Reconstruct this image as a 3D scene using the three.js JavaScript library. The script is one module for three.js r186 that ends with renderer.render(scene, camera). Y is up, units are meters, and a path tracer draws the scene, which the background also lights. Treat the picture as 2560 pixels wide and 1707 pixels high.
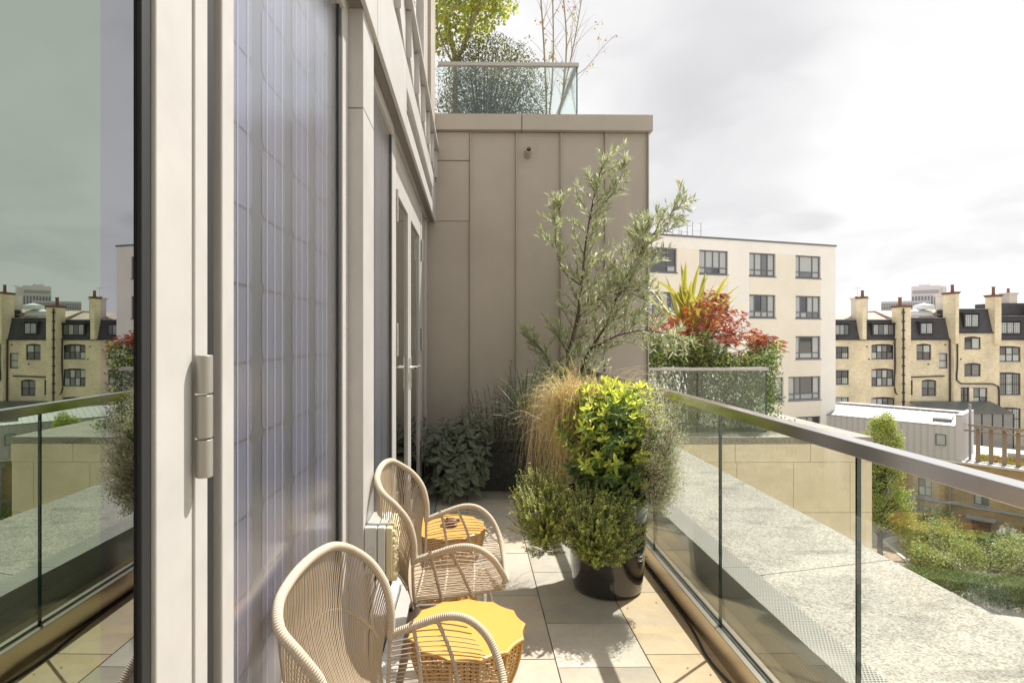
import * as THREE from 'three';
import { mergeGeometries } from 'three/addons/utils/BufferGeometryUtils.js';
import { RoundedBoxGeometry } from 'three/addons/geometries/RoundedBoxGeometry.js';

// ---------------------------------------------------------------- camera, sky, sun, exposure
const scene = new THREE.Scene();
const camera = new THREE.PerspectiveCamera(62.74, 1024 / 682, 0.05, 4000);
camera.position.set(0, 1.386, 0);
camera.rotation.set(0, -0.01643, 0);
camera.setViewOffset(1024, 682, 30.8, 3.4, 1024, 682);   // the lens is shifted a little, verticals stay upright
const renderer = new THREE.WebGLRenderer();
renderer.toneMapping = THREE.LinearToneMapping;
renderer.toneMappingExposure = 1.85;
renderer.shadowMap.enabled = true;

const SUN = new THREE.Vector3(0.5, 1.0, -0.394).normalize();
const sun = new THREE.DirectionalLight(new THREE.Color().setRGB(1.0, 0.96, 0.905), 5);
sun.position.copy(SUN).multiplyScalar(60);
sun.castShadow = true;
sun.shadow.mapSize.set(4096, 4096);
Object.assign(sun.shadow.camera, { left: -60, right: 60, top: 60, bottom: -60, near: 1, far: 160 });
scene.add(sun, sun.target);

// seeded randomness and noise
let seedState = 7;
function seed(n) { seedState = n >>> 0; }
function rnd() {
  seedState = (seedState + 0x6D2B79F5) >>> 0;
  let t = seedState; t = Math.imul(t ^ (t >>> 15), t | 1); t ^= t + Math.imul(t ^ (t >>> 7), t | 61);
  return ((t ^ (t >>> 14)) >>> 0) / 4294967296;
}
const rr = (a, b) => a + (b - a) * rnd();
const hash = (x, y, z) => {
  let h = (Math.imul(x, 374761393) + Math.imul(y, 668265263) + Math.imul(z, 2147483647 ^ 0x5bd1e995)) | 0;
  h = Math.imul(h ^ (h >>> 13), 1274126177); return ((h ^ (h >>> 16)) >>> 0) / 4294967296;
};
const sm = t => t * t * (3 - 2 * t);
const lerp = (a, b, t) => a + (b - a) * t;
const step = (a, b, x) => { const t = Math.min(1, Math.max(0, (x - a) / (b - a))); return sm(t); };
function noise2(x, y, per, sd) {          // value noise that repeats every per cells
  const x0 = Math.floor(x), y0 = Math.floor(y), fx = sm(x - x0), fy = sm(y - y0);
  const w = v => ((v % per) + per) % per;
  const a = hash(w(x0), w(y0), sd), b = hash(w(x0 + 1), w(y0), sd), c = hash(w(x0), w(y0 + 1), sd), d = hash(w(x0 + 1), w(y0 + 1), sd);
  return lerp(lerp(a, b, fx), lerp(c, d, fx), fy);
}
function fbm2(x, y, per, oct, sd) {
  let s = 0, a = 0.5, n = 0;
  for (let i = 0; i < oct; i++) { s += a * noise2(x, y, per, sd + i * 17); n += a; x *= 2; y *= 2; per *= 2; a *= 0.5; }
  return s / n;
}

{ // one computed sky: broken bright cloud, thin blue gaps
  const W = 2048, Hh = 1024, d = new Float32Array(W * Hh * 4);
  for (let j = 0; j < Hh; j++) {
    const el = ((j + 0.5) / Hh - 0.5) * Math.PI, sy = Math.sin(el), cy = Math.cos(el);
    for (let i = 0; i < W; i++) {
      const az = ((i + 0.5) / W - 0.5) * 2 * Math.PI, x = Math.cos(az) * cy, z = Math.sin(az) * cy;
      let r, g, b;
      if (sy < -0.02) { r = 0.16; g = 0.15; b = 0.13; } else {
        const k = 1 / (Math.max(sy, 0) + 0.16), px = x * k + 20, pz = z * k + 5;
        const wx = fbm2(px * 1.3 + 40, pz * 1.3 + 40, 4096, 3, 5) - 0.5, wz = fbm2(px * 1.3 + 90, pz * 1.3 + 17, 4096, 3, 9) - 0.5;
        const c = fbm2(px * 0.75 + wx * 0.9 + 300, pz * 0.75 + wz * 0.9 + 300, 4096, 6, 31);
        const cov = step(0.33, 0.43, c);
        const t = fbm2(px * 0.55 + wx * 0.5 + 511, pz * 0.55 + wz * 0.5 + 87, 4096, 6, 77);
        const puff = fbm2(px * 1.7 + wx + 60, pz * 1.7 + wz + 160, 4096, 6, 123);
        const grey = step(0.40, 0.66, t) * 0.58 + step(0.44, 0.72, puff) * 0.42;
        const cl = lerp(1.07, 0.72, Math.min(1, grey));
        const warm = lerp(0.0, 0.02, grey);
        const blue = [0.72, 0.80, 0.95];
        const low = step(0.0, 0.22, sy);
        r = lerp(lerp(0.99, blue[0], low), cl - warm * 0.4, cov); g = lerp(lerp(1.0, blue[1], low), cl - warm * 0.6, cov); b = lerp(lerp(1.0, blue[2], low), cl + warm * 0.6, cov);
        const away = 0.5 + 0.5 * (x * SUN.x + z * SUN.z) / Math.hypot(SUN.x, SUN.z) / Math.max(cy, 0.2) * cy;   // clouds opposite the sun are lit from the front
        const f = lerp(1.12, 1.0, Math.min(1, Math.max(0, away)));
        r *= f; g *= f; b *= f;
      }
      const q = (j * W + i) * 4, L = 0.53;
      d[q] = r * L; d[q + 1] = g * L; d[q + 2] = b * L; d[q + 3] = 1;
    }
  }
  const t = new THREE.DataTexture(d, W, Hh, THREE.RGBAFormat, THREE.FloatType);
  t.mapping = THREE.EquirectangularReflectionMapping; t.magFilter = THREE.LinearFilter; t.minFilter = THREE.LinearFilter; t.wrapS = THREE.RepeatWrapping;
  t.needsUpdate = true; scene.background = t; scene.environment = t;
}

// ---------------------------------------------------------------- helpers
const V = (x, y, z) => new THREE.Vector3(x, y, z);
const col = (r, g, b) => new THREE.Color().setRGB(r, g, b);
const M = (r, g, b, o = {}) => new THREE.MeshPhysicalMaterial({ color: col(r, g, b), roughness: 0.6, ...o });
const used = {};
function numbered(n) { const k = used[n] = (used[n] ?? -1) + 1; return k ? `${n}_${String(k).padStart(3, '0')}` : n; }
function shade(o) { o.traverse(c => { if (c.isMesh) { c.castShadow = true; c.receiveShadow = true; } }); return o; }
function tag(o, label, category, group, kind) {
  o.userData = { ...o.userData, label, category }; if (group) o.userData.group = group; if (kind) o.userData.kind = kind; return o;
}
function thing(name, label, category, pos = [0, 0, 0], turn = 0, group, kind) {
  const o = new THREE.Group(); o.name = numbered(name); o.position.set(...pos); o.rotation.y = turn; scene.add(o);
  return tag(o, label, category, group, kind);
}
function part(name, geo, m, parent, kind) {
  const o = new THREE.Mesh(Array.isArray(geo) ? merge(geo) : geo, m); o.name = name; o.castShadow = o.receiveShadow = true; parent.add(o);
  if (kind) o.userData.kind = kind; return o;
}
function merge(list) {
  const l = list.map(g => { let q = g.index ? g.toNonIndexed() : g; for (const k of Object.keys(q.attributes)) if (!['position', 'normal', 'uv'].includes(k)) q.deleteAttribute(k); return q; });
  return mergeGeometries(l);
}
function muv(g) {            // uv in metres, by the way each face points
  const q = g.index ? g.toNonIndexed() : g; const p = q.attributes.position, n = q.attributes.normal, uv = new Float32Array(p.count * 2);
  for (let i = 0; i < p.count; i++) {
    const ax = Math.abs(n.getX(i)), ay = Math.abs(n.getY(i)), az = Math.abs(n.getZ(i));
    let u, v; if (ay >= ax && ay >= az) { u = p.getX(i); v = p.getZ(i); } else if (ax >= az) { u = p.getZ(i); v = p.getY(i); } else { u = p.getX(i); v = p.getY(i); }
    uv[2 * i] = u; uv[2 * i + 1] = v;
  }
  q.setAttribute('uv', new THREE.BufferAttribute(uv, 2)); return q;
}
function box(x0, x1, y0, y1, z0, z1) {
  const g = new THREE.BoxGeometry(Math.abs(x1 - x0), Math.abs(y1 - y0), Math.abs(z1 - z0)); g.translate((x0 + x1) / 2, (y0 + y1) / 2, (z0 + z1) / 2); return muv(g);
}
function rbox(x0, x1, y0, y1, z0, z1, r = 0.003) {
  const w = Math.abs(x1 - x0), h = Math.abs(y1 - y0), d = Math.abs(z1 - z0);
  const g = new RoundedBoxGeometry(w, h, d, 1, Math.min(r, w * 0.45, h * 0.45, d * 0.45)); g.translate((x0 + x1) / 2, (y0 + y1) / 2, (z0 + z1) / 2); return muv(g);
}
function bar(a, b, r, seg = 8, r2 = r) {
  const d = b.clone().sub(a), g = new THREE.CylinderGeometry(r2, r, d.length(), seg);
  g.translate(0, d.length() / 2, 0); g.applyQuaternion(new THREE.Quaternion().setFromUnitVectors(V(0, 1, 0), d.normalize())); g.translate(a.x, a.y, a.z); return g.toNonIndexed();
}
function tube(pts, r0, r1 = r0, seg = 6, n = 0) {   // tapered tube; uv.x runs in metres
  const c = new THREE.CatmullRomCurve3(pts, false, 'centripetal'), N = n || Math.max(3, pts.length * 3), L = c.getLength();
  const g = new THREE.TubeGeometry(c, N, 1, seg, false), p = g.attributes.position, uv = g.attributes.uv;
  for (let i = 0; i <= N; i++) {
    const o = c.getPointAt(i / N), r = lerp(r0, r1, i / N);
    for (let j = 0; j <= seg; j++) {
      const k = i * (seg + 1) + j; p.setXYZ(k, o.x + (p.getX(k) - o.x) * r, o.y + (p.getY(k) - o.y) * r, o.z + (p.getZ(k) - o.z) * r);
      uv.setXY(k, i / N * L, j / seg);
    }
  }
  return g.toNonIndexed();
}
function shapeWall(outline, holes, depth) {     // a wall in the xy plane with real openings, front face at z = 0
  const s = new THREE.Shape(outline.map(p => new THREE.Vector2(...p)));
  for (const h of holes) s.holes.push(new THREE.Path(h.map(p => new THREE.Vector2(...p))));
  const g = new THREE.ExtrudeGeometry(s, { depth, bevelEnabled: false }); g.translate(0, 0, -depth); return muv(g);
}
const rectPts = (x0, x1, y0, y1) => [[x0, y0], [x0, y1], [x1, y1], [x1, y0]];
const toByte = v => { v = Math.min(1, Math.max(0, v)); return Math.round(255 * (v <= 0.0031308 ? 12.92 * v : 1.055 * Math.pow(v, 1 / 2.4) - 0.055)); };
function colorTex(N, size, fn) {
  const d = new Uint8Array(N * N * 4);
  for (let j = 0; j < N; j++) for (let i = 0; i < N; i++) { const c = fn(i / N, j / N), q = (j * N + i) * 4; d[q] = toByte(c[0]); d[q + 1] = toByte(c[1]); d[q + 2] = toByte(c[2]); d[q + 3] = 255; }
  return finish(d, N, size, true);
}
function greyTex(N, size, fn) {
  const d = new Uint8Array(N * N * 4);
  for (let j = 0; j < N; j++) for (let i = 0; i < N; i++) { const c = Math.round(255 * Math.min(1, Math.max(0, fn(i / N, j / N)))), q = (j * N + i) * 4; d[q] = d[q + 1] = d[q + 2] = c; d[q + 3] = 255; }
  return finish(d, N, size, false);
}
function finish(d, N, size, srgb) {
  const t = new THREE.DataTexture(d, N, N); t.wrapS = t.wrapT = THREE.RepeatWrapping; t.magFilter = THREE.LinearFilter; t.minFilter = THREE.LinearFilter;
  const s = Array.isArray(size) ? size : [size, size]; t.repeat.set(1 / s[0], 1 / s[1]); if (srgb) t.colorSpace = THREE.SRGBColorSpace; t.needsUpdate = true; return t;
}

// ---------------------------------------------------------------- materials
const mottle = (N, size, base, amp, per, sd, warp = 0) => colorTex(N, size, (x, y) => {
  const a = fbm2(x * per, y * per, per, 5, sd) - 0.5, b = fbm2(x * per * 6, y * per * 6, per * 6, 3, sd + 3) - 0.5;
  const k = 1 + amp * (a * 1.6 + b * 0.7); return [base[0] * k, base[1] * k * (1 + warp * a), base[2] * k * (1 + 2 * warp * a)];
});
const paintTex = mottle(256, 0.9, [0.435, 0.418, 0.395], 0.12, 5, 11);
const mPaint = M(1, 1, 1, { map: paintTex, roughness: 0.4 });
const mZinc = M(1, 1, 1, { map: mottle(512, 2.3, [0.385, 0.342, 0.288], 0.10, 3, 23), roughness: 0.5, metalness: 0.15, bumpMap: greyTex(128, [1.4, 2.2], (x, y) => fbm2(x * 3, y * 3, 3, 3, 29)), bumpScale: 0.02 });
const mBlack = M(0.012, 0.012, 0.012, { roughness: 0.6 });
const mDark = M(0.05, 0.047, 0.043, { roughness: 0.7 });
const mSteel = M(0.66, 0.645, 0.625, { metalness: 1, roughness: 0.2 });
const mChannel = M(0.60, 0.53, 0.44, { metalness: 1, roughness: 0.3 });
const mPane = M(0.95, 0.985, 0.965, { transmission: 1, thickness: 0, roughness: 0, ior: 1.5 });
const mGlassEdge = M(0.006, 0.032, 0.024, { roughness: 0.08, clearcoat: 1 });
const mGlassEdgePale = M(0.35, 0.42, 0.40, { roughness: 0.08, clearcoat: 1 });
const mDoorGlass = M(0.35, 0.40, 0.34, { metalness: 1, roughness: 0.0 });
const mDoorGlassEdge = M(0.33, 0.335, 0.35, { metalness: 1, roughness: 0.0 });
const mFrenchGlass = M(0.30, 0.32, 0.28, { metalness: 1, roughness: 0.0 });
const mSolarPane = M(0.96, 0.97, 1.0, { transmission: 1, thickness: 0, roughness: 0.22, ior: 1.7 });
const mCell = [0, 1, 2].map(i => M(0.10 + i * 0.006, 0.10 + i * 0.006, 0.15 + i * 0.008, { roughness: 0.45, clearcoat: 1, clearcoatRoughness: 0.3, ior: 1.8 }));
const mBus = M(0.6, 0.6, 0.64, { roughness: 0.4 });
const mBackSheet = M(0.045, 0.044, 0.048, { roughness: 0.45, clearcoat: 1, clearcoatRoughness: 0.3 });
const holes = (N, size, nx, ny, r) => greyTex(N, size, (x, y) => { const row = Math.floor(y * ny); const u = ((x * nx + (row % 2) * 0.5) % 1) - 0.5, v = ((y * ny) % 1) - 0.5; return Math.hypot(u, v) < r ? 0 : 1; });
const mVent = M(0.22, 0.20, 0.17, { roughness: 0.5, alphaMap: holes(128, 0.05, 4, 4, 0.3), alphaTest: 0.5 });
const mMesh = M(0.27, 0.25, 0.215, { roughness: 0.5, alphaMap: holes(128, 0.05, 4, 4, 0.33), alphaTest: 0.5 });
const mScreen = M(0.62, 0.6, 0.56, { roughness: 0.5, alphaMap: greyTex(256, 0.5, (x, y) => fbm2(x * 14, y * 9, 14, 1, 3) > 0.30 + 0.0 * y ? (noise2(x * 26, y * 16, 26, 91) > 0.36 ? 1 : 0) : 0), alphaTest: 0.5 });
const graniteTex = colorTex(1024, 1.6, (x, y) => {
  const f = fbm2(x * 6, y * 6, 6, 4, 41), fine = noise2(x * 250, y * 330, 1e9, 51), fine2 = noise2(x * 130 + 3, y * 190, 1e9, 52), grain = noise2(x * 500, y * 500, 1e9, 58);
  const st = step(0.60, 0.78, fbm2(x * 5, y * 9, 5, 5, 71));
  let k = 0.86 + (f - 0.5) * 0.30 + (fine2 - 0.5) * 0.26 + (grain - 0.5) * 0.14; if (fine > 0.64) k *= 0.60; if (fine < 0.22) k *= 1.25; k *= 1 - 0.26 * st;
  return [0.345 * k, 0.31 * k, 0.262 * k];
});
const mGranite = M(1, 1, 1, { map: graniteTex, roughness: 0.85 });
const sandTex = (base, sd) => colorTex(512, 1.3, (x, y) => {
  const f = fbm2(x * 4, y * 7, 4, 5, sd), b = fbm2(x * 40, y * 40, 40, 3, sd + 9), v = fbm2(x * 3 + 0.3 * f, y * 12, 3, 4, sd + 5);
  const sp = noise2(x * 210, y * 210, 1e9, sd + 2) > 0.90 ? 0.80 : 1, k = (0.93 + (f - 0.5) * 0.36 + (b - 0.5) * 0.14) * sp, w = step(0.52, 0.7, v); return [base[0] * k * (1 + 0.05 * w), base[1] * k, base[2] * k * (1 - 0.10 * w)];
});
const mTiles = [[0.40, 0.345, 0.27], [0.335, 0.305, 0.25], [0.37, 0.31, 0.235], [0.415, 0.365, 0.295]].map((c, i) => M(1, 1, 1, { map: sandTex(c, 200 + i * 31), roughness: 0.72 }));
const mTileOrange = M(1, 1, 1, { map: sandTex([0.41, 0.315, 0.21], 391), roughness: 0.72 });
const mConcrete = M(1, 1, 1, { map: mottle(512, 1.9, [0.68, 0.585, 0.435], 0.16, 5, 61, 0.1), roughness: 0.85 });
const mRender = M(1, 1, 1, { map: mottle(256, 6, [0.84, 0.805, 0.74], 0.07, 4, 81), roughness: 0.9 });
const mRenderCream = M(1, 1, 1, { map: mottle(256, 6, [0.80, 0.735, 0.62], 0.07, 4, 83), roughness: 0.9 });
const brickTex = (N, w, h, nx, ny, c, mort, sd) => colorTex(N, [w, h], (x, y) => {
  const row = Math.floor(y * ny), xo = x * nx + (row % 2) * 0.5, cx = Math.floor(xo) % nx, fx = xo % 1, fy = (y * ny) % 1;
  const soot = fbm2(x * 3, y * 3, 3, 5, sd + 2);
  if (fx < 0.05 || fy < 0.14) return mort.map(v => v * (0.8 + 0.3 * soot));
  const k = (0.86 + 0.26 * hash(cx, row, sd)) * (0.66 + 0.62 * soot), hue = hash(cx, row, sd + 1) - 0.5;
  return [c[0] * k, c[1] * k * (1 - 0.12 * hue), c[2] * k * (1 - 0.25 * hue)];
});
const mStock = M(1, 1, 1, { map: brickTex(1024, 5.4, 5.4, 24, 72, [0.70, 0.61, 0.42], [0.58, 0.50, 0.35], 5), roughness: 0.9 });
const mBrick = M(1, 1, 1, { map: brickTex(512, 2.7, 2.7, 12, 36, [0.42, 0.29, 0.14], [0.32, 0.23, 0.125], 15), roughness: 0.9 });
const mSlate = M(1, 1, 1, { map: brickTex(256, 4, 4, 16, 20, [0.062, 0.06, 0.066], [0.035, 0.035, 0.04], 25), roughness: 0.6 });
const mTileRoof = M(1, 1, 1, { map: brickTex(256, 4, 4, 14, 22, [0.40, 0.325, 0.265], [0.24, 0.19, 0.15], 35), roughness: 0.8 });
const mFrameDark = M(0.035, 0.035, 0.04, { roughness: 0.5 });
const mFrameGrey = M(0.14, 0.14, 0.15, { roughness: 0.5 });
const mWinGlass = M(0.03, 0.035, 0.04, { roughness: 0.04, ior: 2.0 });
const mWinPale = M(0.42, 0.44, 0.42, { roughness: 0.15, clearcoat: 1, clearcoatRoughness: 0.05 });
const mWinMid = M(0.16, 0.165, 0.16, { roughness: 0.1, clearcoat: 1, clearcoatRoughness: 0.05 });
const mTerracotta = M(0.19, 0.085, 0.055, { roughness: 0.8 });
const mStone = M(0.62, 0.57, 0.50, { roughness: 0.9 });
const mPlaster = M(0.5, 0.48, 0.44, { roughness: 0.9 });
const mLead = M(0.30, 0.30, 0.31, { roughness: 0.5 });
const mBark = M(0.10, 0.075, 0.05, { roughness: 0.9 });
const mBarkPale = M(0.36, 0.31, 0.21, { roughness: 0.9 });
// ---------------------------------------------------------------- the ground far below, the terrace floor
{
  const g = new THREE.CircleGeometry(2500, 96); g.rotateX(-Math.PI / 2); g.translate(0, -12, 0);
  const o = part('ground', muv(g), M(1, 1, 1, { map: mottle(256, 9, [0.36, 0.325, 0.275], 0.3, 5, 301), roughness: 0.95 }), scene); tag(o, 'dull paved courtyard ground below the terrace', 'ground', null, 'structure');
}
const floor = thing('terrace_floor', 'terrace floor of beige sandstone paving slabs', 'floor', [0, 0, 0], 0, null, 'structure');
part('bedding', box(-0.46, 1.222, -0.35, -0.026, -5.69, 3.4), M(0.05, 0.045, 0.04, { roughness: 0.95 }), floor);
{
  const cols = [
    [-0.298, -0.04, [3.4, 2.7, 2.1, 1.5, 0.9, 0.3, -0.3, -0.9, -1.5, -2.09, -2.69, -3.29, -3.89, -4.49, -5.09, -5.68]],
    [-0.04, 0.36, [3.4, 2.9, 2.3, 1.75, 1.15, 0.6, 0.0, -0.6, -1.2, -1.815, -2.413, -3.013, -3.604, -4.2, -4.8, -5.4, -5.68]],
    [0.36, 0.76, [3.4, 2.7, 2.1, 1.5, 0.9, 0.25, -0.35, -0.95, -1.55, -1.95, -2.349, -2.715, -3.309, -3.9, -4.5, -5.1, -5.68]],
    [0.76, 1.14, [3.4, 2.9, 2.3, 1.7, 1.1, 0.5, -0.1, -0.65, -1.25, -1.84, -2.44, -3.04, -3.64, -4.24, -4.84, -5.68]]];
  seed(5);
  cols.forEach(([x0, x1, zs], c) => {
    for (let i = 0; i + 1 < zs.length; i++) {
      const j = 0.0022, lift = rr(-0.0008, 0.0008), g = rbox(x0 + j, x1 - j, -0.022, lift, zs[i + 1] + j, zs[i] - j, 0.0015);
      const uv = g.attributes.uv, ou = rr(0, 3), ov = rr(0, 3); for (let k = 0; k < uv.count; k++) uv.setXY(k, uv.getX(k) + ou, uv.getY(k) + ov);
      const orange = c === 3 && i >= 9 && i <= 13;
      part('paving_slab', g, orange ? mTileOrange : mTiles[Math.floor(rnd() * 4)], floor);
    }
  });
}
{ // slotted drain along the foot of the facade
  const d = thing('drain_channel', 'pale perforated metal drain cover along the foot of the facade', 'drain');
  for (let z = 3.3; z > -5.6; z -= 1.0) part('grate', box(-0.392, -0.302, -0.006, -0.002, z - 0.997, z), M(0.66, 0.64, 0.6, { roughness: 0.35, metalness: 0.4, alphaMap: mMesh.alphaMap, alphaTest: 0.5 }), d);
}

// ---------------------------------------------------------------- the apartment facade on the left
const fac = thing('apartment_facade', 'light beige metal apartment facade with solar panels and glazed doors', 'facade');
part('wall', [box(-3.2, -0.50, -0.35, 3.26, -5.69, 3.4), box(-3.2, -0.47, 3.26, 8.2, -5.69, 3.4)], mZinc, fac);
{ // big glazed door leaf with its hinge
  const leaf = new THREE.Group(); leaf.name = 'glazed_door'; leaf.position.set(-0.425, 0, -0.862); leaf.rotation.y = -0.0175; fac.add(leaf);
  const Y0 = 0.04, Y1 = 2.50;
  part('stile', rbox(-0.05, 0, Y0, Y1, 0.004, 0.099, 0.003), mPaint, leaf);
  part('gasket', rbox(-0.05, -0.006, Y0, Y1, 0.099, 0.121, 0.002), mBlack, leaf);
  part('glass', box(-0.03, -0.012, Y0 + 0.08, Y1 - 0.08, 0.192, 0.95), mDoorGlass, leaf);
  part('glass_border', box(-0.03, -0.012, Y0 + 0.08, Y1 - 0.08, 0.121, 0.192), mDoorGlassEdge, leaf);
  part('rail', rbox(-0.05, 0, Y0, Y0 + 0.08, 0.121, 0.95, 0.003), mPaint, leaf);
  part('rail', rbox(-0.05, 0, Y1 - 0.08, Y1, 0.121, 0.95, 0.003), mPaint, leaf);
  part('stile', rbox(-0.05, 0, Y0, Y1, 0.95, 1.05, 0.003), mPaint, leaf);
  const hinge = (x, z, y0, y1, r) => {
    const h = new THREE.Group(); h.name = 'hinge'; fac.add(h); const k = (y1 - y0) / 3;
    for (const [a, b] of [[y0, y0 + k * 0.93], [y0 + k * 0.97, y0 + k * 2.02], [y0 + k * 2.06, y1]]) {
      const c = new THREE.LatheGeometry([[0, 0], [r * 0.9, 0], [r, 0.0012], [r, b - a - 0.0012], [r * 0.9, b - a], [0, b - a]].map(p => new THREE.Vector2(...p)), 28); c.translate(x, a, z);
      part('knuckle', c, M(0.34, 0.32, 0.28, { roughness: 0.35, metalness: 0.4 }), h);
    }
  };
  hinge(-0.4095, -0.862, 1.174, 1.360, 0.0125);
  hinge(-0.4095, -0.862, 0.25, 0.436, 0.0125);
  part('door_frame', rbox(-0.5, -0.425, 0.0, 2.555, -0.908, -0.866, 0.003), mPaint, fac);
  part('door_frame', rbox(-0.5, -0.425, 2.505, 2.555, -0.864, 1.3, 0.003), mPaint, fac);
  part('seal', rbox(-0.5, -0.4265, 0.0, 2.555, -0.932, -0.908, 0.002), mBlack, fac);
  part('frame_lining', box(-0.5, -0.47, 0.0, 2.555, -0.957, -0.932), mPaint, fac);
  // french doors
  const fx = -0.452;
  const frame = (z0, z1, y0, y1, x = fx) => part('door_frame', rbox(-0.5, x, y0, y1, z0, z1, 0.003), mPaint, fac);
  frame(-3.24, -3.10, 0, 2.55, -0.440); frame(-5.02, -4.93, 0, 2.55, -0.448); frame(-4.93, -3.24, 2.42, 2.55, -0.455); frame(-5.60, -5.50, 0, 2.55, -0.45);
  part('wall_panel', box(-0.5, -0.468, 0, 2.55, -5.50, -5.02), mZinc, fac);
  for (const [z0, z1, hs] of [[-3.255, -4.055, 1], [-4.065, -4.92, -1]]) {
    const d = new THREE.Group(); d.name = 'french_door'; fac.add(d);
    const a = Math.max(z0, z1), b = Math.min(z0, z1), s = 0.085;
    part('stile', rbox(-0.49, fx, 0.03, 2.41, a - s, a, 0.003), mPaint, d); part('stile', rbox(-0.49, fx, 0.03, 2.41, b, b + s, 0.003), mPaint, d);
    part('rail', rbox(-0.49, fx, 0.03, 0.16, b + s, a - s, 0.003), mPaint, d); part('rail', rbox(-0.49, fx, 2.26, 2.41, b + s, a - s, 0.003), mPaint, d);
    part('glass', box(-0.482, -0.466, 0.16, 2.26, b + s, a - s), mFrenchGlass, d);
    const hz = hs > 0 ? b + 0.04 : a - 0.04, dz = hs > 0 ? 0.11 : -0.11;
    const hd = [rbox(fx, fx + 0.008, 1.02, 1.25, hz - 0.016, hz + 0.016, 0.004), bar(V(fx, 1.175, hz), V(fx + 0.055, 1.175, hz), 0.0085, 12)];
    hd.push(tube([V(fx + 0.05, 1.175, hz), V(fx + 0.056, 1.175, hz + dz * 0.15), V(fx + 0.056, 1.175, hz + dz)], 0.0095, 0.0095, 10));
    part('handle', hd, M(0.72, 0.7, 0.66, { metalness: 0.85, roughness: 0.25 }), d);
  }
  for (const y of [0.3, 1.28, 2.06]) { hinge(fx + 0.013, -3.262, y, y + 0.19, 0.0115); hinge(fx + 0.013, -4.925, y, y + 0.19, 0.0115); }
  part('threshold', rbox(-0.5, -0.394, -0.02, 0.026, -5.60, -3.10, 0.003), mPaint, fac);
}
{ // solar panels: cells with bus bars behind a sheet of glass
  const cellShape = new THREE.Shape(); const s = 0.0755, c = 0.013;
  cellShape.moveTo(-s + c, -s); for (const [x, y] of [[s - c, -s], [s, -s + c], [s, s - c], [s - c, s], [-s + c, s], [-s, s - c], [-s, -s + c]]) cellShape.lineTo(x, y);
  const cellGeo = new THREE.ExtrudeGeometry(cellShape, { depth: 0.0004, bevelEnabled: false }); cellGeo.rotateY(Math.PI / 2);
  seed(77);
  for (const [zf, z0, z1, first] of [[-0.96, -1.006, -1.872, -1.114], [-2.2, -2.215, -3.068, -2.355]]) {
    const p = new THREE.Group(); p.name = 'solar_panel'; fac.add(p);
    part('backing', box(-0.5, -0.4665, 0.0, 2.50, z1, z0), mBackSheet, p);
    const bus = [];
    for (let k = 0; k < 4; k++) {
      const zc = first - k * 0.2085; if (zc - 0.078 < z1) break;
      for (let r = 0; r < 15; r++) {
        const y = 0.0755 + 0.0788 + r * 0.1575; if (y > 2.45) break;
        const o = part('solar_cell', cellGeo, mCell[Math.floor(rnd() * 3)], p); o.position.set(-0.4655, y, zc);
      }
      for (const q of [-0.05, 0, 0.05]) bus.push(box(-0.4638, -0.4630, 0.02, 2.48, zc + q - 0.0014, zc + q + 0.0014));
    }
    part('bus_bar', bus, mBus, p, 'stuff');
    part('cover_glass', box(-0.454, -0.450, 0.03, 2.50, z1, z0), mSolarPane, p);
    part('seal', rbox(-0.5, -0.444, 0.0, 2.50, z1 - 0.03, z1, 0.002), mBlack, p);
  }
  part('panel_frame', rbox(-0.5, -0.424, 0.0, 2.555, -1.006, -0.957, 0.004), mPaint, fac);
  part('panel_frame', rbox(-0.5, -0.438, 0.0, 2.555, -1.988, -1.904, 0.003), mPaint, fac);
  part('panel_frame', rbox(-0.5, -0.43, 2.50, 2.555, -1.904, -1.006, 0.003), mPaint, fac);
  part('panel_frame', rbox(-0.5, -0.43, 2.50, 2.555, -3.10, -2.2, 0.003), mPaint, fac);
  part('sill', rbox(-0.5, -0.40, -0.02, 0.028, -3.10, -2.2, 0.003), mPaint, fac);
  part('sill', rbox(-0.5, -0.41, -0.02, 0.028, -1.988, -1.006, 0.003), mPaint, fac);
  const pil = new THREE.Group(); pil.name = 'pilaster'; fac.add(pil);
  part('cladding', rbox(-0.5, -0.385, -0.02, 2.20, -2.2, -1.99, 0.003), mPaint, pil);
  part('cladding', rbox(-0.5, -0.385, 2.203, 2.555, -2.2, -1.99, 0.003), mPaint, pil);
}
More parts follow.
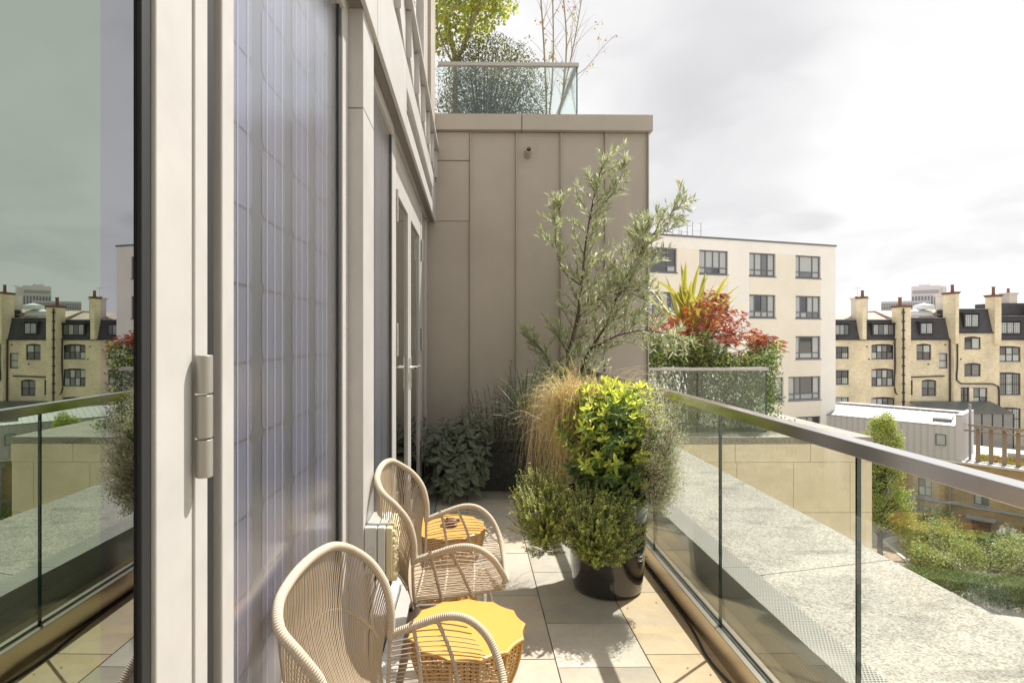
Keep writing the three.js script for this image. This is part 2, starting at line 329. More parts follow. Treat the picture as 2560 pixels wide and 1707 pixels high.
{ // soffit vent, fascia band, saw-tooth band and the gutter tray above
  for (let z = 3.3; z > -5.6; z -= 1.25) part('soffit_vent', box(-0.432, -0.388, 2.553, 2.556, Math.max(-5.66, z - 1.245), z), mVent, fac);
  part('soffit', box(-0.5, -0.434, 2.556, 2.575, -5.68, 3.3), mPaint, fac);
  const js = [3.4, 2.2, 1.1, 0.05, -1.1, -2.19, -3.16, -4.04, -5.25, -5.68];
  for (let i = 0; i + 1 < js.length; i++) {
    const a = js[i] - 0.004, b = js[i + 1] + 0.004, slot = b < -3.5 && a > -5.2;
    const g = new THREE.Group(); g.name = 'fascia_panel'; fac.add(g);
    if (slot) {
      part('sheet', [rbox(-0.386, -0.368, 2.548, 2.655, b, a, 0.003), rbox(-0.386, -0.368, 2.80, 2.952, b, a, 0.003)], mPaint, g);
      part('return', box(-0.434, -0.386, 2.60, 2.606, b, a), mPaint, g);
      for (let k = 0; k < 3; k++) { const q = box(-0.014, 0.014, -0.002, 0.002, b, a); q.rotateZ(-0.6); q.translate(-0.388, 2.684 + k * 0.044, 0); part('louvre', q, mPaint, g); }
      part('duct', box(-0.5, -0.47, 2.655, 2.80, b, a), mPaint, g);
    } else { part('sheet', rbox(-0.386, -0.368, 2.548, 2.952, b, a, 0.003), mPaint, g); part('return', box(-0.434, -0.386, 2.60, 2.606, b, a), mPaint, g); }
  }
    const zs = []; for (let z = 3.0; z > -5.7; z -= 0.477) zs.push(z); zs.push(-5.68);
  for (let i = 0; i + 1 < zs.length; i++) {
    const a = zs[i], b = zs[i + 1] + 0.002, s = new THREE.Shape([[-0.5, -a], [-0.345, -a], [-0.352 - 0.001, -a + 0.012], [-0.378, -b], [-0.5, -b]].map(p => new THREE.Vector2(...p)));
    const g = new THREE.ExtrudeGeometry(s, { depth: 0.262, bevelEnabled: false }); g.rotateX(-Math.PI / 2); g.translate(0, 2.99, 0); part('sawtooth_panel', muv(g), mPaint, fac);
  }
  part('gutter_tray', rbox(-0.5, -0.331, 3.262, 3.292, -5.69, 3.4, 0.003), mPaint, fac);
  for (let z = 3.0; z > -4.4; z -= 1.06) part('perforated_screen', box(-0.446, -0.440, 3.30, 8.0, Math.max(-4.55, z - 1.05), z), mScreen, fac);
    part('corner_post', rbox(-0.47, -0.392, 3.294, 8.1, -4.72, -4.57, 0.004), mPaint, fac);
  part('corner_post', rbox(-0.47, -0.40, 3.294, 8.1, -5.05, -4.76, 0.004), mZinc, fac);
  part('corner_post', rbox(-0.47, -0.372, 3.294, 8.1, -5.685, -5.08, 0.004), mZinc, fac);
}

// ---------------------------------------------------------------- the zinc-clad wall closing the terrace
const zw = thing('zinc_clad_wall', 'tall taupe zinc wall with standing seams and overhanging coping', 'wall');
{
  const Z = -5.69;
  part('core', box(-0.498, 1.775, -0.35, 3.47, -9.5, Z - 0.012), mZinc, zw);
  const xs = [-0.495, -0.016, 0.452, 0.904, 1.36, 1.795];
  for (let i = 0; i < 5; i++) {
    part('zinc_sheet', rbox(xs[i] + 0.002, xs[i + 1] - 0.002, -0.02, 3.474, Z - 0.012, Z, 0.001), mZinc, zw);
    part('standing_seam', rbox(xs[i + 1] - 0.007, xs[i + 1] + 0.007, -0.02, 3.474, Z, Z + 0.028, 0.002), mZinc, zw);
  }
  part('zinc_flashing', rbox(-0.36, -0.026, 3.186, 3.474, Z, Z + 0.016, 0.002), mZinc, zw);
  part('zinc_flashing', rbox(-0.37, -0.026, 2.575, 3.182, Z, Z + 0.008, 0.002), mZinc, zw);
  part('coping', rbox(-0.42, 0.50, 3.478, 3.642, -5.95, -5.625, 0.004), mZinc, zw);
  part('coping', rbox(0.503, 1.83, 3.478, 3.642, -5.95, -5.625, 0.004), mZinc, zw);
  part('deck', box(-0.49, 1.77, 3.47, 3.50, -9.5, -5.95), mDark, zw);
  const pipe = new THREE.LatheGeometry([[0.024, -0.08], [0.024, 0.10], [0.033, 0.104], [0.036, 0.095], [0.036, -0.02], [0.04, -0.02], [0.04, -0.06]].map(p => new THREE.Vector2(...p)), 24);
  pipe.rotateX(Math.PI / 2 - 0.25); pipe.translate(0.567, 3.245, Z + 0.01); part('overflow_pipe', pipe, mZinc, zw);
}

{ // the matching wall that closes the terrace behind the viewer
  const w = thing('end_wall', 'taupe zinc wall closing the other end of the terrace', 'wall');
  part('cladding', box(-0.36, 1.80, -0.02, 5.6, 1.5, 1.9), mZinc, w); part('coping', rbox(-0.33, 1.84, 5.604, 5.77, 1.44, 2.0, 0.004), mZinc, w);
}
// ---------------------------------------------------------------- glass balustrades
function pane(parent, x0, x1, y0, y1, z0, z1, along) {
  part('glass_pane', box(x0, x1, y0, y1, z0, z1), mPane, parent);
  if (along === 'z') { for (const z of [z0, z1]) part('pane_edge', box(x0 + 0.0005, x1 - 0.0005, y0, y1, z - 0.0012, z + 0.0012), mGlassEdge, parent); }
  else for (const x of [x0, x1]) part('pane_edge', box(x - 0.0012, x + 0.0012, y0, y1, z0 + 0.0005, z1 - 0.0005), mGlassEdge, parent);
}
const bal = thing('glass_balustrade', 'frameless glass balustrade with steel handrail along the terrace edge', 'balustrade');
{
  part('base_channel', rbox(1.062, 1.088, -0.02, 0.118, -5.66, 3.4, 0.003), mChannel, bal);
  part('base_channel', rbox(1.112, 1.138, -0.02, 0.118, -5.66, 3.4, 0.003), mChannel, bal);
  part('seal', box(1.088, 1.112, -0.02, 0.108, -5.66, 3.4), mBlack, bal);
  const js = [-5.64, -4.24, -3.36, -2.46, -1.575, -0.69, 0.2, 1.1, 2.0];
  for (let i = 0; i + 1 < js.length; i++) pane(bal, 1.0935, 1.1065, 0.108, 1.062, js[i] + 0.0025, js[i + 1] - 0.0025, 'z');
  part('handrail', rbox(1.074, 1.126, 1.052, 1.094, -5.66, 2.6, 0.003), mSteel, bal);
}
const bal2 = thing('glass_balustrade', 'low glass balustrade in front of the red maple on the next terrace', 'balustrade');
{
  pane(bal2, 1.80, 2.648, 0.28, 1.012, -6.556, -6.544, 'x'); pane(bal2, 2.662, 3.478, 0.28, 1.012, -6.556, -6.544, 'x'); pane(bal2, 3.466, 3.478, 0.28, 1.012, -9.5, -6.562, 'z');
  part('handrail', rbox(1.80, 3.495, 1.003, 1.04, -6.572, -6.528, 0.003), mPaint, bal2); part('handrail', rbox(3.45, 3.495, 1.003, 1.04, -9.5, -6.573, 0.003), mPaint, bal2);
}
const bal3 = thing('glass_balustrade', 'glass balustrade of the roof terrace above the zinc wall', 'balustrade');
{
  pane(bal3, -0.40, 1.247, 3.5, 4.60, -6.606, -6.594, 'x'); pane(bal3, 1.235, 1.247, 3.5, 4.60, -9.4, -6.612, 'z');
  part('handrail', rbox(-0.40, 1.262, 4.59, 4.632, -6.625, -6.575, 0.003), mPaint, bal3); part('handrail', rbox(1.215, 1.262, 4.59, 4.632, -9.4, -6.626, 0.003), mPaint, bal3);
}

// ---------------------------------------------------------------- stone parapet and the neighbouring terrace
const par = thing('stone_parapet', 'wide granite-topped parapet outside the glass balustrade', 'parapet');
{
  part('wall', box(1.26, 2.09, -12, 0.185, -6.19, 3.4), mConcrete, par);
  part('gutter', box(1.14, 1.26, -0.2, -0.004, -5.69, 3.4), M(0.42, 0.37, 0.29, { roughness: 0.9 }), par);
  part('lining', box(1.228, 1.26, -0.004, 0.185, -5.69, 3.4), mConcrete, par);
  const js = [[3.4, 3.4], [2.0, 1.8], [0.55, 0.35], [-0.92, -1.12], [-2.591, -2.795], [-4.2, -4.4], [-6.19, -6.19]];
  seed(31);
  for (let i = 0; i + 1 < js.length; i++) {
    const [a0, a1] = js[i], [b0, b1] = js[i + 1], s = new THREE.Shape([[1.222, -a0 + 0.003], [2.118, -a1 + 0.003], [2.118, -b1 - 0.003], [1.222, -b0 - 0.003]].map(p => new THREE.Vector2(...p)));
    const g = new THREE.ExtrudeGeometry(s, { depth: 0.08, bevelEnabled: true, bevelThickness: 0.002, bevelSize: 0.002, bevelOffset: -0.002, bevelSegments: 1 }); g.rotateX(-Math.PI / 2); g.translate(0, 0.184, 0);
    const q = muv(g), uv = q.attributes.uv, ou = rr(0, 2), ov = rr(0, 2); for (let k = 0; k < uv.count; k++) uv.setXY(k, uv.getX(k) + ou, uv.getY(k) + ov);
    part('coping_slab', q, mGranite, par);
  }
  for (let z = 3.3; z > -5.6; z -= 1.5) {
    const b = Math.max(-5.66, z - 1.498);
    part('perforated_strip', [box(1.214, 1.352, 0.270, 0.2725, b, z), box(1.213, 1.2155, 0.10, 0.2725, b, z)], mMesh, par);
  }
}
const nb = thing('terrace_wall', 'beige concrete wall of the projecting next terrace with granite coping', 'wall');
{
  const F = -6.20, cx = [2.12, 2.94, 3.79, 4.497];
  part('core', box(1.80, 4.48, -12, 0.15, -14, F - 0.03), mConcrete, nb);
  for (let i = 0; i < 3; i++) part('coping_front', rbox(cx[i] + 0.002, cx[i + 1] - 0.002, 0.0, 0.277, F - 0.03, F, 0.003), mConcrete, nb);
  const px = [2.12, 2.96, 3.6, 4.24, 4.49];
  for (let i = 0; i < 4; i++) { let y = -0.003; for (const h of [0.567, 1.2, 1.2, 1.2, 1.2]) { part('concrete_panel', rbox(px[i] + 0.002, px[i + 1] - 0.002, y - h + 0.004, y, F - 0.03, F - 0.004, 0.002), mConcrete, nb); y -= h; } }
  part('coping_slab', rbox(1.80, 4.50, 0.2, 0.279, -7.1, F + 0.002, 0.003), mGranite, nb);
  for (let z = -7.103; z > -13; z -= 1.6) part('coping_slab', rbox(3.62, 4.50, 0.2, 0.279, z - 1.597, z, 0.003), mGranite, nb);
  part('planting_bed', box(1.8, 3.62, 0.1, 0.22, -13, -7.103), mDark, nb);
}
// ---------------------------------------------------------------- rope chairs
const ropeBump = greyTex(64, [0.006, 1], (x, y) => 0.5 + 0.5 * Math.cos(2 * Math.PI * (x + y)));
const mRope = M(0.40, 0.315, 0.215, { roughness: 0.75 });
const mRopeRim = M(0.45, 0.37, 0.27, { roughness: 0.75, bumpMap: ropeBump, bumpScale: 0.0016 });
const mLeg = M(0.25, 0.21, 0.165, { roughness: 0.45 });
function makeChair(label, pos, turn) {
  const t = thing('rope_chair', label, 'chair', pos, turn, 'woven rope chairs along the facade');
  const rim = [];
  const backPts = [[-0.082, 0.555, 0.236], [-0.083, 0.64, 0.238], [-0.104, 0.715, 0.243], [-0.148, 0.772, 0.246], [-0.198, 0.812, 0.230], [-0.228, 0.842, 0.175], [-0.240, 0.857, 0.088], [-0.243, 0.861, 0]];
  const bk = [...backPts, ...backPts.slice(0, -1).reverse().map(([f, h, w]) => [f, h, -w])].map(p => V(...p));
  const backCurve = new THREE.CatmullRomCurve3(bk, false, 'centripetal');
  part('back_rim', tube(bk, 0.0125, 0.0125, 10, 90), mRopeRim, t);
  const armPts = [[-0.082, 0.565, 0.236], [-0.01, 0.592, 0.243], [0.09, 0.622, 0.248], [0.15, 0.615, 0.245], [0.205, 0.575, 0.232], [0.244, 0.508, 0.198], [0.262, 0.448, 0.128], [0.268, 0.422, 0]];
  const ar = [...armPts, ...armPts.slice(0, -1).reverse().map(([f, h, w]) => [f, h, -w])].map(p => V(...p));
  part('arm_rim', tube(ar, 0.0118, 0.0118, 10, 90), mRopeRim, t);
  // the seat and arms are one trough; s runs across it from arm to arm
  const prof = s => { const a = Math.abs(s); return [0.375 + 0.215 * Math.pow(a, 3.0), Math.sign(s) * 0.243 * Math.min(1, 1 - Math.pow(1 - a, 1.9))]; };
  const front = s => { const a = Math.abs(s); return lerp(0.262, 0.13, Math.pow(a, 4.2)); };
  const surf = (s, u) => {
    const [h, w] = prof(s), f0 = -0.085, f = lerp(f0, front(s), u), a = Math.abs(s);
    return V(f, h + lerp(-0.012, 0.045, u * u) * (1 - a * a) + 0.03 * a * a * Math.sin(Math.PI * Math.min(1, (f + 0.085) / 0.3)), w);
  };
  const cords = (list, r, n) => list.map(p => tube(p, r, r, 4, n));
  const seatC = [], armC = []; seed(91);
  for (let i = 0; i < 76; i++) {
    const s = -0.975 + 1.95 * i / 75, j = rr(-0.004, 0.004), p = [0, 0.35, 0.7, 1].map(u => { const q = surf(s + j, u); q.y += rr(-0.001, 0.001); return q; });
    (Math.abs(s) > 0.62 ? armC : seatC).push(p);
  }
  part('seat_weave', cords(seatC, 0.0021, 6), mRope, t, 'stuff'); part('arm_weave', cords(armC, 0.0021, 6), mRope, t, 'stuff');
  for (const u of [0.0, 0.30, 0.64]) { const pts = []; for (let k = 0; k <= 18; k++) { const q = surf(-1 + k / 9, u); q.y -= 0.004; pts.push(q); } part('seat_rib', tube(pts, 0.0062, 0.0062, 7, 44), mRopeRim, t); }
  // the back: cords fan down from the rim
  const bottom = w => V(-0.098 + 0.25 * w * w, 0.372, w);
  const backAt = (q, v) => { const a = backCurve.getPointAt(q), b = bottom(Math.max(-1, Math.min(1, (0.5 - q) * 2.35)) * 0.205), c = a.clone().lerp(b, v); c.x -= 0.055 * Math.sin(Math.PI * v) * (1 - Math.pow(Math.abs(q - 0.5) * 2, 3)); return c; };
  const bc = []; for (let i = 0; i < 92; i++) { const q = 0.075 + 0.85 * (i + rr(-0.12, 0.12)) / 91; bc.push([0, 0.3, 0.62, 1].map(v => backAt(q, v))); }
  part('back_weave', cords(bc, 0.0021, 7), mRope, t, 'stuff');
  for (const v of [0.36, 0.72]) { const pts = []; for (let k = 0; k <= 20; k++) { const q = backAt(0.08 + 0.84 * k / 20, v); q.x -= 0.005; pts.push(q); } part('back_rib', tube(pts, 0.0045, 0.0045, 6, 40), mRopeRim, t); }
  part('seat_frame', [tube([V(-0.098, 0.366, -0.2), V(-0.105, 0.356, 0), V(-0.098, 0.366, 0.2)], 0.008, 0.008, 8, 12), bar(V(-0.11, 0.352, 0.14), V(0.20, 0.365, 0.15), 0.009), bar(V(-0.11, 0.352, -0.14), V(0.20, 0.365, -0.15), 0.009), bar(V(0.18, 0.36, -0.15), V(0.18, 0.36, 0.15), 0.009)], mLeg, t);
  for (const [f, w] of [[0.17, 0.14], [0.17, -0.14], [-0.09, 0.14], [-0.09, -0.14]]) part('leg', bar(V(f, 0.358, w), V(f * 1.42 - (f < 0 ? 0.03 : -0.01), 0.0, w * 1.5), 0.021, 14, 0.0125), mLeg, t);
  return t;
}
makeChair('woven rope armchair between the two yellow stools', [-0.128, 0, -2.30], -0.02);
makeChair('woven rope armchair right beside the glazed door, before both yellow stools', [-0.179, 0, -1.356], -0.119).scale.setScalar(0.965);

// ---------------------------------------------------------------- yellow stools
const mYellow = M(0.56, 0.285, 0.06, { roughness: 0.35, clearcoat: 0.5, clearcoatRoughness: 0.2 });
const caneTex = greyTex(256, [0.0625, 0.05], (x, y) => { const u = (x * 5) % 1 - 0.5, v = (y * 4 + (Math.floor(x * 4) % 2) * 0.0) % 1 - 0.5, e = Math.abs((x * 1) % 1 - 0.5) > 0.42; return !e && Math.abs(u) < 0.22 && Math.abs(v) < 0.22 ? 0 : 1; });
const mCane = M(0.52, 0.27, 0.055, { roughness: 0.45, alphaMap: caneTex, alphaTest: 0.5 });
function makeStool(label, x, z, turn) {
  const t = thing('yellow_stool', label, 'stool', [x, 0, z], turn, 'scalloped yellow stools');
  const N = 13, lobe = a => { const q = ((a / (2 * Math.PI) * N) % 1 + 1) % 1; return Math.pow(Math.abs(2 * q - 1), 1.9); };   // pointed between shallow hollows
  const R = (a, r, amp) => r * (1 - amp + amp * lobe(a));
  const skin = (rows, amp, seg = 208) => {
    const pos = [], uv = [], idx = [];
    let L = 0; rows.forEach(([r, y, am], j) => { if (j) L += Math.hypot(r - rows[j - 1][0], y - rows[j - 1][1]); for (let i = 0; i <= seg; i++) { const a = i / seg * 2 * Math.PI, q = R(a, r, am ?? amp); pos.push(q * Math.cos(a), y, q * Math.sin(a)); uv.push(i / seg * N * 0.0625, L); } });
    for (let j = 0; j + 1 < rows.length; j++) for (let i = 0; i < seg; i++) { const a = j * (seg + 1) + i, b = a + 1, c = a + seg + 1, d = c + 1; idx.push(a, c, b, b, c, d); }
    const g = new THREE.BufferGeometry(); g.setAttribute('position', new THREE.Float32BufferAttribute(pos, 3)); g.setAttribute('uv', new THREE.Float32BufferAttribute(uv, 2)); g.setIndex(idx); g.computeVertexNormals(); return g;
  };
  part('seat', skin([[0.0001, 0.4575, 0], [0.10, 0.4575, 0.02], [0.165, 0.458, 0.075], [0.183, 0.460, 0.062], [0.190, 0.4595, 0.062], [0.1935, 0.456, 0.062], [0.1925, 0.450, 0.062], [0.186, 0.446, 0.062], [0.15, 0.446, 0.062]], 0.062), mYellow, t);
  const pr = [[0.186, 0.446], [0.181, 0.41], [0.168, 0.36], [0.148, 0.31], [0.128, 0.265], [0.114, 0.225], [0.110, 0.195], [0.116, 0.16], [0.132, 0.115], [0.153, 0.065], [0.168, 0.025], [0.171, 0.012]];
  part('perforated_body', skin(pr, 0.06), mCane, t);
  for (let i = 0; i < N; i++) { const a = i / N * 2 * Math.PI; part('rib', tube(pr.map(([r, y]) => V((r + 0.0005) * Math.cos(a), y, (r + 0.0005) * Math.sin(a))), 0.0045, 0.0045, 6, 20), mYellow, t); }
  part('foot_ring', skin([[0.174, 0.016], [0.176, 0.008], [0.174, 0.0], [0.16, 0.0], [0.16, 0.016], [0.174, 0.016]], 0.06), mYellow, t);
  return t;
}
makeStool('empty yellow stool with scalloped top between the two rope chairs', -0.018, -1.80, 0.1);
makeStool('yellow stool carrying a small dark red dish', -0.122, -2.767, 0.34);
{
  const t = thing('dish', 'small dark red glass dish on the yellow stool', 'dish', [-0.105, 0.4605, -2.78]);
  const g = new THREE.LatheGeometry([[0.0, 0.0], [0.026, 0.0], [0.034, 0.004], [0.041, 0.016], [0.042, 0.021], [0.039, 0.021], [0.032, 0.009], [0.0, 0.006]].map(p => new THREE.Vector2(...p)), 32);
  part('bowl', g, M(0.085, 0.02, 0.012, { roughness: 0.12, clearcoat: 1 }), t);
  part('notch', [0, 2.1, 4.2].map(a => { const q = rbox(0.034, 0.045, 0.017, 0.0235, -0.006, 0.006, 0.002); q.rotateY(a); return q; }), M(0.03, 0.012, 0.01, { roughness: 0.2 }), t);
}

// ---------------------------------------------------------------- outdoor socket box on the pilaster
{
  const t = thing('socket_box', 'grey weatherproof socket box with yellowed ribbed cover on the pilaster', 'socket', [-0.384, 0, 0]);
  const mBox = M(0.50, 0.50, 0.46, { roughness: 0.4 });
  part('back_box', rbox(0, 0.044, 0.545, 0.712, -2.180, -1.998, 0.004), mBox, t);
  part('front_box', rbox(0.046, 0.074, 0.520, 0.712, -2.180, -1.998, 0.005), mBox, t);
  const kc = new THREE.TorusGeometry(0.0125, 0.0009, 6, 32); kc.translate(0.024, 0.628, -1.9985); part('knockout', kc, M(0.3, 0.3, 0.27), t);
  const mCover = M(0.80, 0.72, 0.46, { roughness: 0.3, transmission: 0.35, thickness: 0 });
  const cov = part('cover', rbox(0.074, 0.100, 0.524, 0.710, -2.176, -2.002, 0.008), mCover, t);
  for (let i = 0; i < 6; i++) part('rib', rbox(0.098, 0.108, 0.552 + i * 0.026, 0.566 + i * 0.026, -2.170, -2.008, 0.005), mCover, cov);
  part('latch', rbox(0.082, 0.112, 0.506, 0.530, -2.14, -2.11, 0.004), mCover, t); part('latch', rbox(0.082, 0.112, 0.506, 0.530, -2.06, -2.03, 0.004), mCover, t);
  part('cable', tube([V(0.03, 0.546, -2.05), V(0.03, 0.48, -2.05), V(0.012, 0.42, -2.06), V(0.008, 0.03, -2.06)], 0.004, 0.004, 8, 16), mBlack, t);
}
{
  const o = part('floor_cable', tube([V(1.05, 0.007, -4.2), V(1.052, 0.007, -3.2), V(1.05, 0.007, -2.72), V(1.035, 0.007, -2.55), V(1.018, 0.007, -2.42), V(1.022, 0.007, -2.30), V(1.046, 0.007, -2.12), V(1.05, 0.007, -1.7), V(1.045, 0.007, -0.2)], 0.0065, 0.0065, 8, 80), M(0.02, 0.018, 0.017, { roughness: 0.5 }), scene);
  tag(o, 'black cable lying along the foot of the balustrade', 'cable');
}
// ---------------------------------------------------------------- the tall black planter
{
  const t = thing('plant_pot', 'tall glossy black pot by the glass balustrade', 'pot', [0.755, 0, -3.12]);
  const mPot = M(0.016, 0.015, 0.016, { roughness: 0.16, clearcoat: 1, clearcoatRoughness: 0.08, bumpMap: greyTex(128, [0.6, 0.6], (x, y) => fbm2(x * 24, y * 3, 3, 3, 8)), bumpScale: 0.0015 });
  const pr = [[0.0, 0.0], [0.17, 0.0], [0.186, 0.006], [0.193, 0.025], [0.203, 0.15], [0.212, 0.32], [0.222, 0.47], [0.226, 0.50]];
  part('body', new THREE.LatheGeometry(pr.map(p => new THREE.Vector2(...p)), 72), mPot, t);
  part('rim', new THREE.LatheGeometry([[0.226, 0.50], [0.236, 0.505], [0.242, 0.52], [0.242, 0.545], [0.234, 0.555], [0.216, 0.553], [0.21, 0.54], [0.206, 0.40]].map(p => new THREE.Vector2(...p)), 72), mPot, t);
  const s = new THREE.CircleGeometry(0.212, 40); s.rotateX(-Math.PI / 2); s.translate(0, 0.515, 0); part('soil', s, M(0.03, 0.022, 0.015, { roughness: 1 }), t);
}
// ---------------------------------------------------------------- plants
// a leaf blade along +y: base, two shoulders, tip, with a folded midrib
function leafGeo(len, wid, fold = 0.25, droop = 0.2, shoulder = 0.42) {
  const b = [0, 0, 0], m = [0, len * shoulder, -wid * fold], l = [-wid / 2, len * shoulder, 0], r = [wid / 2, len * shoulder, 0], t = [0, len, -len * droop * 0.35], l2 = [-wid * 0.36, len * 0.74, -len * droop * 0.12], r2 = [wid * 0.36, len * 0.74, -len * droop * 0.12], m2 = [0, len * 0.74, -wid * fold * 0.7 - len * droop * 0.12];
  const T = [[b, m, l], [b, r, m], [l, m, m2], [l, m2, l2], [m, r, r2], [m, r2, m2], [l2, m2, t], [m2, r2, t]];
  const g = new THREE.BufferGeometry(); g.setAttribute('position', new THREE.Float32BufferAttribute(T.flat(2), 3)); g.computeVertexNormals(); return g;
}
class Foliage {                                       // many small leaves in one mesh, tones by vertex colour
  constructor() { this.p = []; this.n = []; this.c = []; }
  add(pos, dir, up, len, wid, c, shape = 0) {
    const d = dir.clone().normalize(), s = d.clone().cross(up).normalize(); if (!isFinite(s.x) || s.lengthSq() < 1e-6) s.set(1, 0, 0);
    const n = s.clone().cross(d).normalize();
    const at = (a, b, h) => [pos.x + d.x * a * len + s.x * b * wid + n.x * h * wid, pos.y + d.y * a * len + s.y * b * wid + n.y * h * wid, pos.z + d.z * a * len + s.z * b * wid + n.z * h * wid];
    let T;
    if (shape === 0) { const b = at(0, 0, 0), l = at(0.45, -0.5, 0.12), r = at(0.45, 0.5, 0.12), m = at(0.45, 0, -0.06), t = at(1, 0, -0.12); T = [b, m, l, b, r, m, l, m, t, m, r, t]; }
    else if (shape === 1) { const b = at(0, 0, 0), l = at(0.5, -0.5, 0), r = at(0.5, 0.5, 0), t = at(1, 0, 0); T = [b, r, l, l, r, t]; }
    else { const b = at(0, 0, 0); T = []; for (const a of [-1.9, -0.95, 0, 0.95, 1.9]) { const k = 1 - Math.abs(a) * 0.22, ca = Math.cos(a * 0.62), sa = Math.sin(a * 0.62); T.push(b, at(ca * 0.45 * k + 0.08 * sa, (sa * 0.45 * k - 0.10 * ca) * len / wid, 0.06), at(ca * k, sa * k * len / wid, -0.1), b, at(ca * k, sa * k * len / wid, -0.1), at(ca * 0.45 * k - 0.08 * sa, (sa * 0.45 * k + 0.10 * ca) * len / wid, 0.06)); } }
    for (const v of T) { this.p.push(v[0], v[1], v[2]); this.c.push(c[0], c[1], c[2]); }
  }
  geo() {
    const g = new THREE.BufferGeometry(); g.setAttribute('position', new THREE.Float32BufferAttribute(this.p, 3)); g.setAttribute('color', new THREE.Float32BufferAttribute(this.c, 3)); g.computeVertexNormals(); return g;
  }
  build(name, parent, m = mLeafV, kind = 'stuff') { const o = new THREE.Mesh(this.geo(), m); o.name = name; o.castShadow = o.receiveShadow = true; if (kind) o.userData.kind = kind; parent.add(o); return o; }
}
const leafMat = (t = 0.4, gloss = 0.3) => new THREE.MeshPhysicalMaterial({ vertexColors: true, color: 0xffffff, roughness: 0.97, clearcoat: gloss, clearcoatRoughness: 0.35, transmission: t, thickness: 0, side: THREE.DoubleSide });
const mLeafV = leafMat(0.42, 0.35), mLeafDull = leafMat(0.35, 0.05);
const tone = (c, v = 0.2, hue = 0.12) => { const k = 1 + rr(-v, v), h = rr(-hue, hue); return [c[0] * k * (1 + h), c[1] * k, c[2] * k * (1 - h)]; };
const sphereDir = () => { const z = rr(-1, 1), a = rr(0, 2 * Math.PI), s = Math.sqrt(1 - z * z); return V(s * Math.cos(a), z, s * Math.sin(a)); };
const jit = k => V(rr(-k, k), rr(-k, k), rr(-k, k));
const UP = V(0, 1, 0);
// leaves as single parts while they are large in view, the rest joined
function leafParts(parent, list, geos, mats, most, name) {
  list.sort((a, b) => b.score - a.score); const rest = {};
  list.forEach((l, i) => {
    const q = new THREE.Quaternion(), d = l.dir.clone().normalize(), s = d.clone().cross(l.up).normalize(), n = s.clone().cross(d);
    q.setFromRotationMatrix(new THREE.Matrix4().makeBasis(s, d, n.clone()));
    if (i < most) { const o = part(name, geos[l.g], mats[l.m], parent); o.position.copy(l.pos); o.quaternion.copy(q); o.scale.setScalar(l.k); }
    else { const g = geos[l.g].clone(); g.applyMatrix4(new THREE.Matrix4().compose(l.pos, q, V(l.k, l.k, l.k))); (rest[l.m] ??= []).push(g); }
  });
  for (const m of Object.keys(rest)) part('inner_foliage', mergeGeometries(rest[m]), mats[m], parent, 'stuff');
}
const leafM = (r, g, b, t = 0.4, gloss = 0.3) => M(r, g, b, { roughness: 0.97, clearcoat: gloss, clearcoatRoughness: 0.3, transmission: t, thickness: 0, side: THREE.DoubleSide });
const hang = (t) => t;

// --- bed at the foot of the zinc wall
{
  const t = thing('planter_trough', 'dark low trough against the zinc wall', 'planter');
  part('trough', [rbox(-0.42, 1.03, -0.0, 0.34, -5.10, -5.07, 0.004), rbox(-0.42, 1.03, 0, 0.34, -5.66, -5.63, 0.004), rbox(-0.42, -0.39, 0, 0.34, -5.63, -5.10, 0.004), rbox(1.0, 1.03, 0, 0.34, -5.63, -5.10, 0.004)], mDark, t);
  part('soil', box(-0.39, 1.0, 0.2, 0.30, -5.63, -5.10), M(0.03, 0.022, 0.015, { roughness: 1 }), t);
}
{ // sage
  seed(1001);
  const t = thing('sage_bush', 'grey-green sage bush with broad soft leaves in the shaded corner', 'shrub', [0, 0, 0]);
  const geos = [leafGeo(0.085, 0.036, 0.18, 0.35, 0.45), leafGeo(0.10, 0.043, 0.14, 0.5, 0.48), leafGeo(0.06, 0.024, 0.2, 0.25)], mats = [leafM(0.15, 0.175, 0.12, 0.3, 0.05), leafM(0.175, 0.2, 0.145, 0.3, 0.05), leafM(0.12, 0.15, 0.08, 0.3, 0.05)];
  const list = [], stems = [];
  for (let i = 0; i < 86; i++) {
    const a = rr(-1.35, 1.35), e = Math.pow(rnd(), 0.8);
    const o = V(-0.10 + Math.sin(a) * rr(0.10, 0.37), 0.10 + e * rr(0.5, 0.68), -5.02 + Math.cos(a) * 0.40 * (1.15 - e * 0.75) + rr(-0.05, 0.05));
    const base = V(-0.12 + rr(-0.1, 0.1), 0.28, -5.2), ax = o.clone().sub(V(-0.1, 0.12, -5.2)).normalize().add(V(0, 0.35, 0)).normalize();
    stems.push(tube([base, base.clone().lerp(o, 0.6).add(V(0, 0.03, 0)), o], 0.004, 0.0025, 4, 4));
    const n = 9; for (let k = 0; k < n; k++) {
      const b = k * 2.4 + rr(-0.3, 0.3), inner = k < 3; const side = V(Math.cos(b), 0, Math.sin(b)); side.sub(ax.clone().multiplyScalar(side.dot(ax))).normalize();
      const dir = side.multiplyScalar(inner ? 0.6 : 1).add(ax.clone().multiplyScalar(inner ? 0.8 : 0.1)).add(V(0, inner ? 0 : -0.35 * rnd(), 0)).normalize();
      const pos = o.clone().add(ax.clone().multiplyScalar(inner ? 0.01 : -0.012 * (k - 2)));
      list.push({ pos, dir, up: ax, g: inner ? 2 : Math.floor(rnd() * 2), m: Math.floor(rnd() * 3), k: rr(0.72, 1.2), score: pos.z + (inner ? -0.08 : 0) });
    }
  }
  part('stem', stems, mBark, t); leafParts(t, list, geos, mats, 300, 'leaf');
}
